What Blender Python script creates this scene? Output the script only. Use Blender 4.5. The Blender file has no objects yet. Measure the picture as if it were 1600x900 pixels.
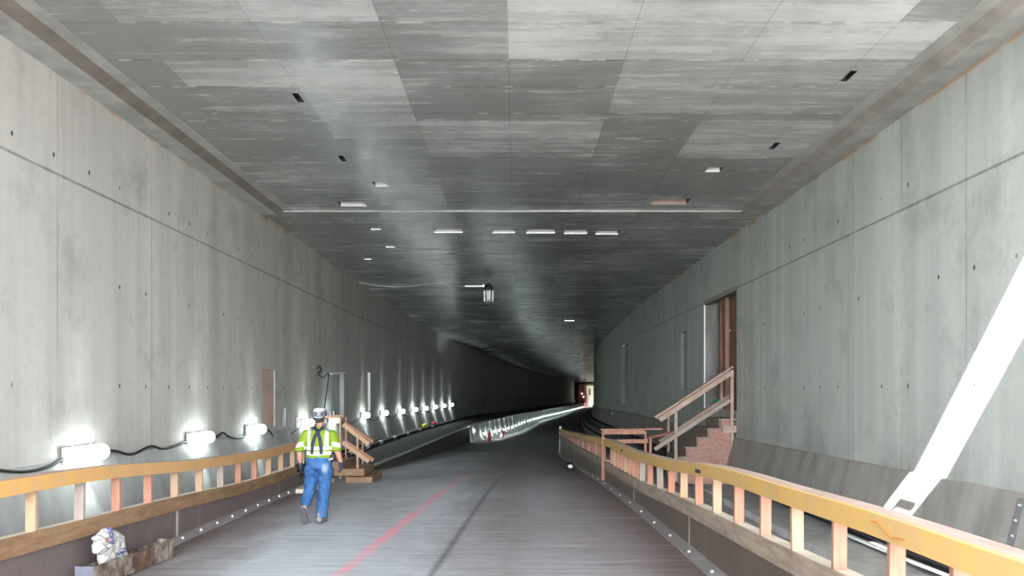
import bpy, bmesh, math, random
from mathutils import Vector, Matrix, noise
from mathutils.bvhtree import BVHTree
random.seed(7)
S = bpy.context.scene
C = S.collection
PI = math.pi
F, PX, PY = 1100.0, 807.0, 612.0        # focal length in px, straight-ahead pixel of the 1600x900 frame
CZ = 2.1                                # eye height above the near deck; everything is laid out from the eye, then lifted

# ------------------------------------------------------------------ helpers
def P(px, py, Y): return Vector(((px-PX)/F*Y, Y, (PY-py)/F*Y))
def on_x(px, py, x):
    Y = x*F/(px-PX); return Vector((x, Y, (PY-py)/F*Y))
def curve(tab):
    xs = [t[0] for t in tab]; ys = [t[1] for t in tab]; n = len(xs)
    d = [(ys[i+1]-ys[i])/(xs[i+1]-xs[i]) for i in range(n-1)]
    m = [d[0]]+[0 if d[i-1]*d[i] <= 0 else 2*d[i-1]*d[i]/(d[i-1]+d[i]) for i in range(1, n-1)]+[d[-1]]
    def f(x):
        if x <= xs[0]: return ys[0]
        if x >= xs[-1]: return ys[-1]
        i = max(k for k in range(n-1) if xs[k] <= x)
        h = xs[i+1]-xs[i]; t = (x-xs[i])/h
        return ((2*t**3-3*t*t+1)*ys[i]+(t**3-2*t*t+t)*h*m[i]+(-2*t**3+3*t*t)*ys[i+1]+(t**3-t*t)*h*m[i+1])
    return f
def mesh_obj(name, bm, mats, parent=None, smooth=False):
    me = bpy.data.meshes.new(name)
    bmesh.ops.recalc_face_normals(bm, faces=bm.faces)
    bm.to_mesh(me); bm.free()
    return me_obj(name, me, mats, parent, smooth)
def me_obj(name, me, mats, parent=None, smooth=False):
    o = bpy.data.objects.new(name, me); C.objects.link(o)
    for m in (mats if isinstance(mats, (list, tuple)) else [mats]): me.materials.append(m)
    if smooth:
        for p in me.polygons: p.use_smooth = True
    if parent:
        o.parent = parent
        w = Vector(parent.location)
        if parent.parent: w += Vector(parent.parent.location)
        o.location = -w
    return o
def tag(o, label=None, cat=None, group=None, kind=None):
    if label: o['label'] = label
    if cat: o['category'] = cat
    if group: o['group'] = group
    if kind: o['kind'] = kind
    return o
def empty(name, loc, label, cat, group=None, kind=None):
    o = bpy.data.objects.new(name, None); C.objects.link(o); o.location = loc; o.empty_display_size = .1
    return tag(o, label, cat, group, kind)
def box(bm, lo, hi, bev=0):
    g = bmesh.ops.create_cube(bm, size=1)
    c = [(a+b)/2 for a, b in zip(lo, hi)]; s = [abs(b-a) for a, b in zip(lo, hi)]
    for v in g['verts']: v.co = Vector((v.co.x*s[0]+c[0], v.co.y*s[1]+c[1], v.co.z*s[2]+c[2]))
    if bev:
        es = list({e for v in g['verts'] for e in v.link_edges})
        bmesh.ops.bevel(bm, geom=es, offset=bev, segments=1, affect='EDGES')
def beam(bm, a, b, w, h, up=(0, 0, 1), bev=.004):
    a, b = Vector(a), Vector(b); z = (b-a).normalized(); up = Vector(up)
    x = up.cross(z)
    if x.length < 1e-4: x = Vector((1, 0, 0)).cross(z)
    x.normalize(); y = z.cross(x)
    M = Matrix((x, y, z)).transposed()
    g = bmesh.ops.create_cube(bm, size=1); L = (b-a).length; c = (a+b)/2
    for v in g['verts']: v.co = M @ Vector((v.co.x*w, v.co.y*h, v.co.z*L)) + c
    if bev:
        es = list({e for v in g['verts'] for e in v.link_edges})
        bmesh.ops.bevel(bm, geom=es, offset=bev, segments=1, affect='EDGES')
def sweep(bm, stations, profile, closed=True, cap=True):
    """profile: list of (dx, dz) (or a function of Y giving one) swept along stations (x, Y, z)"""
    rings = []
    for st in stations:
        pr = profile(st[1]) if callable(profile) else profile
        rings.append([bm.verts.new((st[0]+dx, st[1], st[2]+dz)) for dx, dz in pr])
    n = len(rings[0])
    for a, b in zip(rings, rings[1:]):
        for i in range(n if closed else n-1):
            bm.faces.new((a[i], a[(i+1) % n], b[(i+1) % n], b[i]))
    if closed and cap:
        bm.faces.new(rings[0]); bm.faces.new(list(reversed(rings[-1])))
def tube(bm, pts, r, seg=8):
    pts = [Vector(p) for p in pts]; rings = []
    for i, p in enumerate(pts):
        d = (pts[min(i+1, len(pts)-1)]-pts[max(i-1, 0)]).normalized()
        up = Vector((0, 0, 1)) if abs(d.z) < .9 else Vector((1, 0, 0))
        x = up.cross(d).normalized(); y = d.cross(x)
        rr = r[i] if isinstance(r, (list, tuple)) else r
        rings.append([bm.verts.new(p+(x*math.cos(2*PI*k/seg)+y*math.sin(2*PI*k/seg))*rr) for k in range(seg)])
    for a, b in zip(rings, rings[1:]):
        for k in range(seg): bm.faces.new((a[k], a[(k+1) % seg], b[(k+1) % seg], b[k]))
    bm.faces.new(rings[0]); bm.faces.new(list(reversed(rings[-1])))
def lathe(bm, prof, c, seg=20):
    c = Vector(c); rings = []
    for r, z in prof:
        rings.append([bm.verts.new(c+Vector((max(r, 1e-4)*math.cos(2*PI*k/seg), max(r, 1e-4)*math.sin(2*PI*k/seg), z))) for k in range(seg)])
    for a, b in zip(rings, rings[1:]):
        for k in range(seg): bm.faces.new((a[k], a[(k+1) % seg], b[(k+1) % seg], b[k]))
    bm.faces.new(rings[0]); bm.faces.new(list(reversed(rings[-1])))
def smooth_path(pts, n=6):
    pts = [Vector(p) for p in pts]; out = []
    for i in range(len(pts)-1):
        p0, p1, p2, p3 = pts[max(i-1, 0)], pts[i], pts[i+1], pts[min(i+2, len(pts)-1)]
        for k in range(n):
            t = k/n
            out.append(.5*((2*p1)+(p2-p0)*t+(2*p0-5*p1+4*p2-p3)*t*t+(3*p1-p0-3*p2+p3)*t**3))
    return out+[pts[-1]]
def frange(a, b, st):
    n = max(1, int(math.ceil((b-a)/st-1e-6))); return [a+(b-a)*i/n for i in range(n+1)]

# ------------------------------------------------------------------ materials
class NT:
    def __init__(s, name):
        s.m = bpy.data.materials.new(name); s.m.use_nodes = True; s.t = s.m.node_tree; s.n = s.t.nodes
        s.b = s.n['Principled BSDF']; s.co = s.n.new('ShaderNodeTexCoord').outputs['Object']
    def lk(s, a, b): s.t.links.new(a, b)
    def val(s, sock, v):
        if hasattr(v, 'is_linked') or hasattr(v, 'links'): s.lk(v, sock)
        else: sock.default_value = v
    def math(s, op, a, b=0.0, c=None, clamp=False):
        n = s.n.new('ShaderNodeMath'); n.operation = op; n.use_clamp = clamp
        s.val(n.inputs[0], a); s.val(n.inputs[1], b)
        if c is not None: s.val(n.inputs[2], c)
        return n.outputs[0]
    def map(s, scale, loc=(0, 0, 0)):
        n = s.n.new('ShaderNodeMapping'); s.lk(s.co, n.inputs[0]); n.inputs['Scale'].default_value = scale; n.inputs['Location'].default_value = loc
        return n.outputs[0]
    def noise(s, scale, det=3, rough=.55, vec=(1, 1, 1), loc=(0, 0, 0)):
        n = s.n.new('ShaderNodeTexNoise'); s.lk(s.map(vec, loc), n.inputs['Vector'])
        n.inputs['Scale'].default_value = scale; n.inputs['Detail'].default_value = det; n.inputs['Roughness'].default_value = rough
        return n.outputs[0]
    def ramp(s, f, lo, hi, a=0.0, b=1.0):
        n = s.n.new('ShaderNodeMapRange'); n.clamp = True
        s.val(n.inputs[0], f); s.val(n.inputs[1], lo); s.val(n.inputs[2], hi); s.val(n.inputs[3], a); s.val(n.inputs[4], b)
        return n.outputs[0]
    def mix(s, f, a, b, mode='MIX'):
        n = s.n.new('ShaderNodeMix'); n.data_type = 'RGBA'; n.blend_type = mode
        s.val(n.inputs[0], f)
        for k, v in ((6, a), (7, b)):
            s.val(n.inputs[k], (tuple(v)+(1,))[:4] if isinstance(v, (tuple, list)) else v)
        return n.outputs[2]
    def xyz(s):
        n = s.n.new('ShaderNodeSeparateXYZ'); s.lk(s.co, n.inputs[0]); return n.outputs
    def bump(s, h, dist=.01, st=.5):
        n = s.n.new('ShaderNodeBump'); n.inputs['Strength'].default_value = st; n.inputs['Distance'].default_value = dist
        s.lk(h, n.inputs['Height']); s.lk(n.outputs[0], s.b.inputs['Normal'])
    def out(s, col, rough=.8, metal=0.0, spec=.3):
        s.val(s.b.inputs['Base Color'], (tuple(col)+(1,))[:4] if isinstance(col, (tuple, list)) else col)
        s.val(s.b.inputs['Roughness'], rough); s.b.inputs['Metallic'].default_value = metal
        s.b.inputs['Specular IOR Level'].default_value = spec
        return s.m
def plain(name, col, rough=.7, metal=0.0, spec=.3, var=.12, scale=9):
    t = NT(name); n = t.noise(scale, 3)
    c = t.mix(n, tuple(x*(1-var) for x in col), tuple(min(1, x*(1+var)) for x in col))
    return t.out(c, rough, metal, spec)
def emit(name, col, st):
    t = NT(name); t.b.inputs['Emission Color'].default_value = tuple(col)+(1,); t.b.inputs['Emission Strength'].default_value = st
    return t.out(col, .4)
def wall_mat(name, base, joint_z, seam0, seam_sp, tint, holes0):
    t = NT(name); x, y, z = t.xyz()
    big = t.noise(.45, 4, .6); st = t.noise(1.0, 4, .6, (2.2, 2.2, .10)); fine = t.noise(7, 4, .65); blot = t.noise(.9, 5, .7, (1, 1, .8), (3, 9, 2))
    c = t.mix(t.ramp(st, .3, .72), tuple(v*.74 for v in base), tuple(v*1.12 for v in base))
    c = t.mix(t.ramp(big, .35, .65, 0, .5), c, tint)
    c = t.mix(t.ramp(blot, .53, .70, 0, .55), c, tuple(v*.48 for v in base))
    c = t.mix(t.ramp(fine, .35, .7, 0, .22), c, tuple(v*.6 for v in base))
    fr = t.math('FRACT', t.math('DIVIDE', t.math('SUBTRACT', y, seam0), seam_sp))
    ds = t.math('MULTIPLY', t.math('MINIMUM', fr, t.math('SUBTRACT', 1.0, fr)), seam_sp)
    seam = t.math('MULTIPLY', t.ramp(ds, .006, .022, 1, 0), t.ramp(t.noise(.8, 2, .5, (1, 1, .5)), .4, .6, .12, .6))
    c = t.mix(seam, c, tuple(v*.38 for v in base))
    # panel to panel change of tone along the wall
    fl = t.math('FLOOR', t.math('DIVIDE', t.math('SUBTRACT', y, seam0), seam_sp))
    wn = t.n.new('ShaderNodeTexWhiteNoise'); wn.noise_dimensions = '1D'; t.lk(fl, wn.inputs['W'])
    c = t.mix(t.math('MULTIPLY', wn.outputs[0], .22), c, tuple(v*.62 for v in base))
    jz = t.math('ADD', t.math('ABSOLUTE', t.math('SUBTRACT', z, joint_z)), t.math('MULTIPLY', t.noise(3, 3), .03))
    jm = t.math('MULTIPLY', t.ramp(jz, .016, .045, 1, 0), t.ramp(y, 32, 52, .75, .1))
    c = t.mix(jm, c, tuple(v*.2 for v in base))
    fy = t.math('SUBTRACT', t.math('FRACT', t.math('DIVIDE', t.math('SUBTRACT', y, holes0), .82)), .5)
    fz = t.math('SUBTRACT', t.math('FRACT', t.math('DIVIDE', t.math('ADD', z, .72), 1.62)), .5)
    dd = t.math('SQRT', t.math('ADD', t.math('POWER', t.math('MULTIPLY', fy, .82), 2.0), t.math('POWER', t.math('MULTIPLY', fz, .95), 2.0)))
    hm = t.math('MULTIPLY', t.ramp(dd, .014, .026, 1, 0), t.ramp(t.noise(1.3, 1), .44, .5))
    c = t.mix(hm, c, (.02, .02, .018))
    # damp dirty band above the ledge
    damp = t.math('MULTIPLY', t.ramp(z, -1.3, .1, .55, 0), t.ramp(t.noise(.8, 4, .65, (1, 1, .7), (7, 1, 3)), .42, .62))
    c = t.mix(damp, c, tuple(v*.42 for v in base))
    rust = t.math('MULTIPLY', t.ramp(z, 4.43, 4.48, 0, .8), t.ramp(t.noise(1.1, 3, .6, (1, 1, .3), (2, 2, 2)), .52, .6))
    c = t.mix(rust, c, (.40, .22, .10))
    t.bump(t.math('ADD', fine, t.math('MULTIPLY', st, .6)), .006, .4)
    return t.out(c, .72, 0, .3)
def ceil_mat():
    t = NT('ceiling_concrete')
    a = t.n.new('ShaderNodeAttribute'); a.attribute_name = 'tone'
    uv = t.n.new('ShaderNodeUVMap'); sp = t.n.new('ShaderNodeSeparateXYZ'); t.lk(uv.outputs[0], sp.inputs[0])
    u, v = sp.outputs[0], sp.outputs[1]
    st = t.noise(1, 5, .65, (.5, 5.5, 1)); st2 = t.noise(1, 4, .7, (1.6, 24, 1), (4, 2, 0)); big = t.noise(.35, 4, .6); fine = t.noise(9, 4, .7, (1, 2.2, 1))
    tone = t.math('ADD', a.outputs['Fac'], t.math('MULTIPLY', t.math('SUBTRACT', st, .5), .95))
    tone = t.math('ADD', tone, t.math('MULTIPLY', t.math('SUBTRACT', st2, .5), .42))
    tone = t.math('ADD', tone, t.math('MULTIPLY', t.math('SUBTRACT', big, .5), 1.4))
    tone = t.math('ADD', tone, t.math('MULTIPLY', t.math('SUBTRACT', fine, .5), .5), None, True)
    c = t.mix(tone, (.235, .245, .24), (.72, .73, .73))
    c = t.mix(t.math('MULTIPLY', t.noise(.28, 2, .5, (1, 1, 1), (5, 3, 0)), .3), c, (.20, .19, .17))
    brk = t.ramp(t.noise(1, 3, .6, (2.6, .7, 1), (1, 7, 0)), .5, .6)
    ln = t.math('MULTIPLY', t.ramp(v, .02, .045, 1, 0), brk)
    c = t.mix(t.math('MULTIPLY', ln, .85), c, (.72, .68, .64))
    dk = t.math('MULTIPLY', t.ramp(v, .02, .06, 1, 0), t.math('SUBTRACT', 1.0, brk))
    c = t.mix(t.math('MULTIPLY', dk, .35), c, (.05, .05, .05))
    lu = t.math('MULTIPLY', t.ramp(u, .008, .022, 1, 0), .5)
    c = t.mix(lu, c, (.09, .085, .08))
    # pale fastener flecks
    vo = t.n.new('ShaderNodeTexVoronoi'); t.lk(t.map((1.4, 1.05, 1)), vo.inputs['Vector']); vo.inputs['Randomness'].default_value = .75
    c = t.mix(t.math('MULTIPLY', t.ramp(vo.outputs['Distance'], .02, .035, 1, 0), .7), c, (.75, .72, .68))
    t.bump(t.math('ADD', st2, t.math('MULTIPLY', t.noise(1, 2, .5, (.5, 1.6, 1), (2, 2, 2)), 1.6)), .004, .35)
    r = t.ramp(t.math('ADD', st, t.math('MULTIPLY', tone, .35)), .3, .95, .13, .38)
    return t.out(c, r, 0, .6)
def floor_mat():
    t = NT('dusty_timber_deck'); x, y, z = t.xyz()
    st = t.noise(1, 5, .65, (.7, 9, 1)); st2 = t.noise(1, 4, .7, (1.2, 30, 1), (3, 3, 0)); big = t.noise(.4, 4, .6, (1.2, .6, 1)); med = t.noise(1.6, 5, .65, (1, .5, 1), (8, 2, 0))
    fl = t.math('FLOOR', t.math('DIVIDE', y, .26)); wn = t.n.new('ShaderNodeTexWhiteNoise'); wn.noise_dimensions = '1D'; t.lk(fl, wn.inputs['W'])
    wood = t.mix(t.ramp(st, .3, .7), (.044, .030, .030), (.205, .158, .162))
    wood = t.mix(t.math('MULTIPLY', wn.outputs[0], .5), wood, (.12, .088, .08))
    dust = t.mix(t.ramp(st2, .3, .7), (.27, .30, .335), (.49, .53, .57))
    # dust lies in the two running tracks, the deck edges stay bare
    xc = t.math('ADD', x, t.math('MULTIPLY', t.math('SUBTRACT', med, .5), 1.6))
    trk = t.math('ADD', t.ramp(t.math('ABSOLUTE', t.math('ADD', xc, 2.35)), .9, 2.2, 1, 0), t.ramp(t.math('ABSOLUTE', t.math('SUBTRACT', xc, .55)), .2, 1.5, .5, 0), None, True)
    df = t.math('MULTIPLY', trk, t.ramp(t.math('ADD', big, t.math('MULTIPLY', st, .5)), .45, .95, .35, 1))
    df = t.math('MULTIPLY', df, t.ramp(y, 24, 40, 1, .65))
    c = t.mix(df, wood, dust)
    fr = t.math('FRACT', t.math('DIVIDE', y, .26)); g = t.ramp(fr, .02, .05, 1, 0)
    c = t.mix(t.math('MULTIPLY', g, t.ramp(df, .3, .9, .7, .3)), c, (.03, .025, .025))
    # a few pale joints and a dark wheel scar
    f2 = t.math('FRACT', t.math('DIVIDE', t.math('ADD', y, .9), 2.1)); c = t.mix(t.math('MULTIPLY', t.ramp(f2, .006, .012, .6, 0), t.ramp(t.noise(1, 2, .5, (1.2, .3, 1)), .42, .55)), c, (.6, .58, .56))
    xs = t.math('ABSOLUTE', t.math('SUBTRACT', x, t.math('ADD', t.math('MULTIPLY', y, .055), -1.42)))
    scar = t.math('MULTIPLY', t.ramp(t.math('ADD', xs, t.math('MULTIPLY', st, .08)), .03, .12, 1, 0), t.ramp(y, 14, 22, .75, 0))
    c = t.mix(scar, c, (.035, .03, .032))
    # sprayed pink marking line
    xp = t.math('ABSOLUTE', t.math('SUBTRACT', x, t.math('ADD', t.math('MULTIPLY', y, .066), -2.56)))
    pk = t.math('MULTIPLY', t.ramp(t.math('ADD', xp, t.math('MULTIPLY', med, .14)), .06, .19, 1, 0), t.ramp(t.noise(1, 4, .7, (3, 1.1, 1), (1, 1, 5)), .36, .58, .1, .85))
    pk = t.math('MULTIPLY', pk, t.ramp(y, 14, 24, 1, .15))
    c = t.mix(pk, c, (.80, .16, .22))
    t.bump(t.math('SUBTRACT', st2, t.math('MULTIPLY', g, 1.5)), .008, .5)
    return t.out(c, t.ramp(st, .2, .8, .5, .75), 0, .35)
def wood(name, a, b, rough=.7, vec=(12, 12, 1.2)):
    t = NT(name); n = t.noise(1.5, 4, .65, vec); n2 = t.noise(2.3, 3, .6); sp = t.noise(22, 2, .6)
    c = t.mix(t.ramp(n, .3, .7), a, b); c = t.mix(t.ramp(n2, .5, .75, 0, .4), c, tuple(v*.55 for v in a))
    c = t.mix(t.ramp(sp, .68, .74, 0, .5), c, tuple(v*.3 for v in a))
    t.bump(n, .003, .4)
    return t.out(c, rough, 0, .25)
def paint_rail(name, wood_a, y0, y1):
    t = NT(name); x, y, z = t.xyz()
    n = t.noise(1.2, 4, .65, (1, 3, .6)); s = t.noise(5, 4, .7, (1, 3.2, .35))
    base = t.mix(n, tuple(v*.75 for v in wood_a), tuple(v*.55 for v in wood_a))
    cov = t.math('MULTIPLY', t.ramp(t.math('ADD', n, t.math('MULTIPLY', s, .6)), .58, .84, 1, .25), t.ramp(y, y0, y1, 1, .22))
    c = t.mix(cov, base, (.52, .30, .06))
    c = t.mix(t.ramp(s, .64, .74, 0, .5), c, (.42, .20, .06))
    return t.out(c, .6, 0, .3)
def dark_conc(name, base, streak=.12):
    t = NT(name); st = t.noise(1.2, 4, .6, (2, 2, .25)); b = t.noise(1.1, 5, .65); f = t.noise(9, 3, .6)
    c = t.mix(t.ramp(st, .3, .7), tuple(v*.75 for v in base), tuple(v*1.2 for v in base))
    c = t.mix(t.ramp(b, .5, .7, 0, .35), c, tuple(v*.55 for v in base)); t.bump(f, .005, .3)
    return t.out(c, .75, 0, .3)
def steel(name, a, b, rough=.55):
    t = NT(name); n = t.noise(1.1, 5, .65, (1, .8, 1.6)); f = t.noise(8, 4, .7); d = t.noise(1.4, 3, .6, (2, 2, .3))
    c = t.mix(n, a, b); c = t.mix(t.ramp(f, .55, .75, 0, .35), c, tuple(v*.5 for v in a)); c = t.mix(t.ramp(d, .58, .7, 0, .3), c, tuple(min(1, v*1.6) for v in b))
    t.bump(f, .003, .3)
    return t.out(c, rough, .15, .4)

M = {}
M['wall_l'] = wall_mat('wall_concrete_warm', (.50, .48, .455), 3.08, 9.97, 2.58, (.45, .44, .425), 10.3)
M['wall_r'] = wall_mat('wall_concrete_green', (.49, .51, .475), 2.97, 9.86, 1.66, (.45, .485, .46), 10.1)
M['ceil'] = ceil_mat()
M['floor'] = floor_mat()
M['haunch'] = dark_conc('haunch_concrete', (.36, .355, .34))
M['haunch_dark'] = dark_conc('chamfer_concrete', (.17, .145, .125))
M['bench_l'] = dark_conc('bench_concrete_left', (.34, .345, .34))
M['bench_r'] = dark_conc('bench_concrete_right', (.27, .255, .24))
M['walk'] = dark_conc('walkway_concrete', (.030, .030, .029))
M['barrier_dark'] = dark_conc('barrier_concrete_dark', (.085, .085, .08))
M['barrier'] = dark_conc('barrier_concrete', (.42, .43, .42))
M['slab'] = dark_conc('slab_concrete', (.25, .245, .235))
M['road'] = dark_conc('road_concrete', (.20, .205, .205))
M['steel_l'] = steel('painted_steel_brown', (.105, .078, .078), (.16, .125, .125))
M['steel_r'] = steel('weathered_steel_brown', (.085, .065, .055), (.15, .12, .10))
M['rust'] = steel('rusty_steel', (.05, .03, .022), (.23, .18, .155), .75)
M['flange'] = steel('flange_steel', (.16, .15, .15), (.27, .255, .255), .5)
M['bolt'] = plain('bolt_zinc', (.75, .75, .76), .35, .6)
M['black'] = plain('black_rubber', (.02, .02, .022), .5)
M['fir_pink'] = wood('fir_pink', (0.311, 0.140, 0.093), (0.382, 0.200, 0.144))
M['fir_tan'] = wood('fir_tan', (0.324, 0.206, 0.131), (0.392, 0.272, 0.186))
M['fir_grey'] = wood('fir_weathered', (0.223, 0.184, 0.156), (0.312, 0.267, 0.235))
M['fir_red'] = wood('fir_red_brown', (0.224, 0.109, 0.075), (0.340, 0.184, 0.129))
M['sill'] = wood('sill_timber', (0.162, 0.093, 0.054), (0.270, 0.168, 0.102), .75, (10, 1.4, 10))
M['sill_top'] = wood('sill_top_timber', (0.462, 0.406, 0.336), (0.546, 0.504, 0.434), .75, (10, 1.4, 10))
M['rail_l'] = paint_rail('rail_paint_left', (.72, .42, .21), 6.6, 9.5)
M['rail_r'] = paint_rail('rail_paint_right', (.66, .45, .22), 60, 80)
M['rail_cap'] = wood('rail_cap_timber', (0.312, 0.223, 0.190), (0.391, 0.312, 0.279), .7, (10, 1.4, 10))
M['ply'] = wood('stair_plywood', (0.240, 0.132, 0.104), (0.352, 0.208, 0.168), .75, (3, 3, 10))
M['tread'] = wood('stair_tread', (0.192, 0.136, 0.112), (0.304, 0.232, 0.200), .75)
M['stair_rail'] = wood('stair_rail_timber', (0.272, 0.188, 0.152), (0.416, 0.312, 0.256), .75, (3, 6, 6))
M['board_brown'] = wood('blockout_plywood', (.20, .105, .07), (.34, .19, .13))
M['niche_board'] = wood('niche_board', (.42, .30, .24), (.52, .40, .33))
M['white'] = plain('white_foam', (.82, .82, .82), .7, var=.05)
M['lamp_grey'] = plain('lamp_housing_grey', (.45, .46, .47), .5)
M['glow'] = emit('tube_lamp_glow', (.88, 1.0, .96), 9)
M['glow_far'] = emit('string_lamp_glow', (.84, 1.0, .94), 15)
_t = NT('tray_rust'); _n = _t.noise(7, 5, .7, (1, 1, .55)); _m = _t.noise(2.6, 4, .65)
_c = _t.mix(_t.ramp(_n, .4, .66), (.05, .03, .022), (.26, .225, .20)); _c = _t.mix(_t.ramp(_m, .48, .6, 0, .75), _c, (.075, .036, .02))
_t.bump(_n, .004, .4); M['rust'] = _t.out(_c, .75, .1, .3)
M['step'] = wood('step_timber', (.14, .085, .05), (.26, .165, .105), .75, (3, 10, 10))
M['galv'] = plain('galvanised_metal', (.62, .63, .64), .4, .6)

# ------------------------------------------------------------------ the tunnel's lines (distance ahead -> offset or level, from the eye)
cl = curve([(-20, 0), (25, 0), (34, .12), (50, 1.0), (62, 1.9), (80, 3.6), (105, 6.5), (140, 11.8), (213, 23.5), (240, 28)])
cr = curve([(-20, 0), (35, 0), (50, .3), (62, .95), (80, 2.5), (105, 5.3), (140, 9.7), (213, 21.0), (240, 25.5)])
zc = curve([(-20, 4.5), (17.8, 4.5), (17.85, 4.575), (24, 4.53), (32, 4.48), (50, 4.15), (62, 4.08), (80, 4.02), (105, 3.8), (140, 3.5), (213, 3.0), (240, 2.9)])
zf = curve([(-20, -2.1), (12, -2.1), (16, -2.14), (20, -2.3), (30, -2.75), (46, -3.32), (62, -3.6), (80, -3.87), (105, -4.2), (140, -4.5), (213, -4.84), (240, -4.9)])
zbl = curve([(-20, -.97), (9, -.99), (22, -1.06), (55, -1.35), (80, -1.47), (105, -1.62), (140, -1.9), (213, -2.1), (240, -2.2)])
zbr = curve([(-20, -1.26), (9, -1.26), (20, -1.32), (40, -1.18), (62, -1.4), (80, -1.6), (105, -1.75), (213, -2.1), (240, -2.2)])
xe = curve([(-20, -4.85), (16, -4.8), (20, -4.4), (46, -3.05), (49, -2.75), (62, -.9), (80, .6), (105, 3.4), (140, 8.8), (213, 20.5), (240, 25)])   # left edge of the roadway
zw = curve([(-20, -2.24), (20, -2.27), (49, -2.27), (62, -2.25), (80, -2.5), (105, -2.86), (140, -3.02), (213, -3.45), (240, -3.6)])             # left walkway level
XL = lambda y: -6.5+cl(y)
XR = lambda y: 6.3+cr(y)
rail_z = curve([(2, -.76), (3.2, -.78), (6.5, -.82), (8.7, -.915), (13, -1.10), (16.5, -1.13), (24, -1.42), (33, -1.73)])
curb_z = curve([(2, -1.38), (3.2, -1.42), (6.5, -1.545), (9.9, -1.65), (13, -1.775), (17, -1.80), (24, -1.96), (33, -2.19)])
xr_f = curve([(2, 2.34), (8.5, 2.27), (12.5, 2.17), (17, 2.03), (24, 1.95), (33, 1.97)])

# ------------------------------------------------------------------ walls with their recesses
YS = frange(-14, 30, 2)+frange(31, 60, 2.4)+frange(63, 236, 5)
def build_wall(name, X, zb, side, mat, holes, ceil_extra):
    ys = sorted(set([round(y, 3) for y in YS]+[round(h[k], 3) for h in holes for k in (0, 1)]+[17.9]))
    zsn = sorted(set([h[k] for h in holes for k in (2, 3)]))
    bm = bmesh.new(); cols = []
    for y in ys:
        top = zc(max(y, 18))+.3
        zs = [zb(y)-.12]+[min(z, top-.2) for z in zsn]+[top]
        cols.append([bm.verts.new((X(y), y, z)) for z in zs])
    nz = len(zsn)+2; zl = [-99]+zsn+[99]
    for i in range(len(ys)-1):
        for k in range(nz-1):
            ym = (ys[i]+ys[i+1])/2; zm = (max(zl[k], -9)+min(zl[k+1], 9))/2
            if any(h[0] < ym < h[1] and h[2] < zm < h[3] for h in holes): continue
            bm.faces.new((cols[i][k], cols[i+1][k], cols[i+1][k+1], cols[i][k+1]))
    w = mesh_obj(name, bm, mat); tag(w, kind='structure')
    return w
def recess_mesh(side, X, h, depth):
    y0, y1, z0, z1 = h[:4]; bm = bmesh.new()
    a = [bm.verts.new((X(y), y, z)) for y, z in ((y0, z0), (y1, z0), (y1, z1), (y0, z1))]
    b = [bm.verts.new((v.co.x+side*depth, v.co.y, v.co.z)) for v in a]
    for i in range(4): bm.faces.new((a[i], a[(i+1) % 4], b[(i+1) % 4], b[i]))
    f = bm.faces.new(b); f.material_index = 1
    return bm
HL = [(18.0, 18.95, -.92, .58), (19.45, 19.85, -.97, -.45), (22.9, 26.5, -.95, .68), (30.4, 31.0, -.85, .84)]
HR = [(20.15, 23.65, -.55, 3.02), (26.15, 26.95, .05, 2.24), (40.2, 43.0, -.72, 2.75), (69, 72.5, -1.1, 2.9)]
wl = build_wall('wall_left', XL, zbl, -1, M['wall_l'], HL, 0)
wr = build_wall('wall_right', XR, zbr, 1, M['wall_r'], HR, 0)
for h, d, mts in ((HL[0], .035, (M['bench_l'], M['niche_board'])), (HL[1], .12, (M['bench_l'], M['bench_l'])), (HL[2], .16, (M['bench_l'], M['barrier'])), (HL[3], .12, (M['white'], M['black']))):
    tag(mesh_obj('niche', recess_mesh(-1, XL, h, d), list(mts), wl), kind='structure')
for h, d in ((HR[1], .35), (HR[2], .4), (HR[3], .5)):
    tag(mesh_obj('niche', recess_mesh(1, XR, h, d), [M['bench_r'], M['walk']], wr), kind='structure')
# the doorway: lined opening closed with brown boards behind a stud
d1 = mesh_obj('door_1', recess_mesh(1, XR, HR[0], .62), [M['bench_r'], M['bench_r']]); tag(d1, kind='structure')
y0, y1, z0, z1 = HR[0]
bm = bmesh.new(); box(bm, (6.66, y0+.02, z0), (6.70, y1-.45, z1-.02)); mesh_obj('plywood_board', bm, M['board_brown'], d1)
bm = bmesh.new(); box(bm, (6.58, 22.75, z0), (6.66, 22.86, z1-.02), .004); mesh_obj('stud', bm, M['fir_red'], d1)
bm = bmesh.new(); box(bm, (6.5, 21.9, z0), (6.62, 22.0, z1-.02), .004); mesh_obj('stud', bm, M['fir_tan'], d1)
bm = bmesh.new(); box(bm, (6.29, y1-.05, z0), (6.33, y1+.03, z1-.05)); mesh_obj('jamb_strip', bm, M['white'], d1)
bm = bmesh.new(); box(bm, (6.29, y0, z1-.12), (6.45, y1, z1+.02)); mesh_obj('head_board', bm, M['bench_r'], d1)
for yy, zz in ((20.95, 1.9), (21.9, 1.9), (21.9, -.05)):
    bm = bmesh.new(); lathe(bm, [(.035, 0), (.035, .03)], (0, 0, 0), 8)
    bmesh.ops.rotate(bm, verts=bm.verts, matrix=Matrix.Rotation(-PI/2, 3, 'Y')); bmesh.ops.translate(bm, verts=bm.verts, vec=(6.66, yy, zz))
    mesh_obj('anchor_cap', bm, M['white'], d1)

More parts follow.
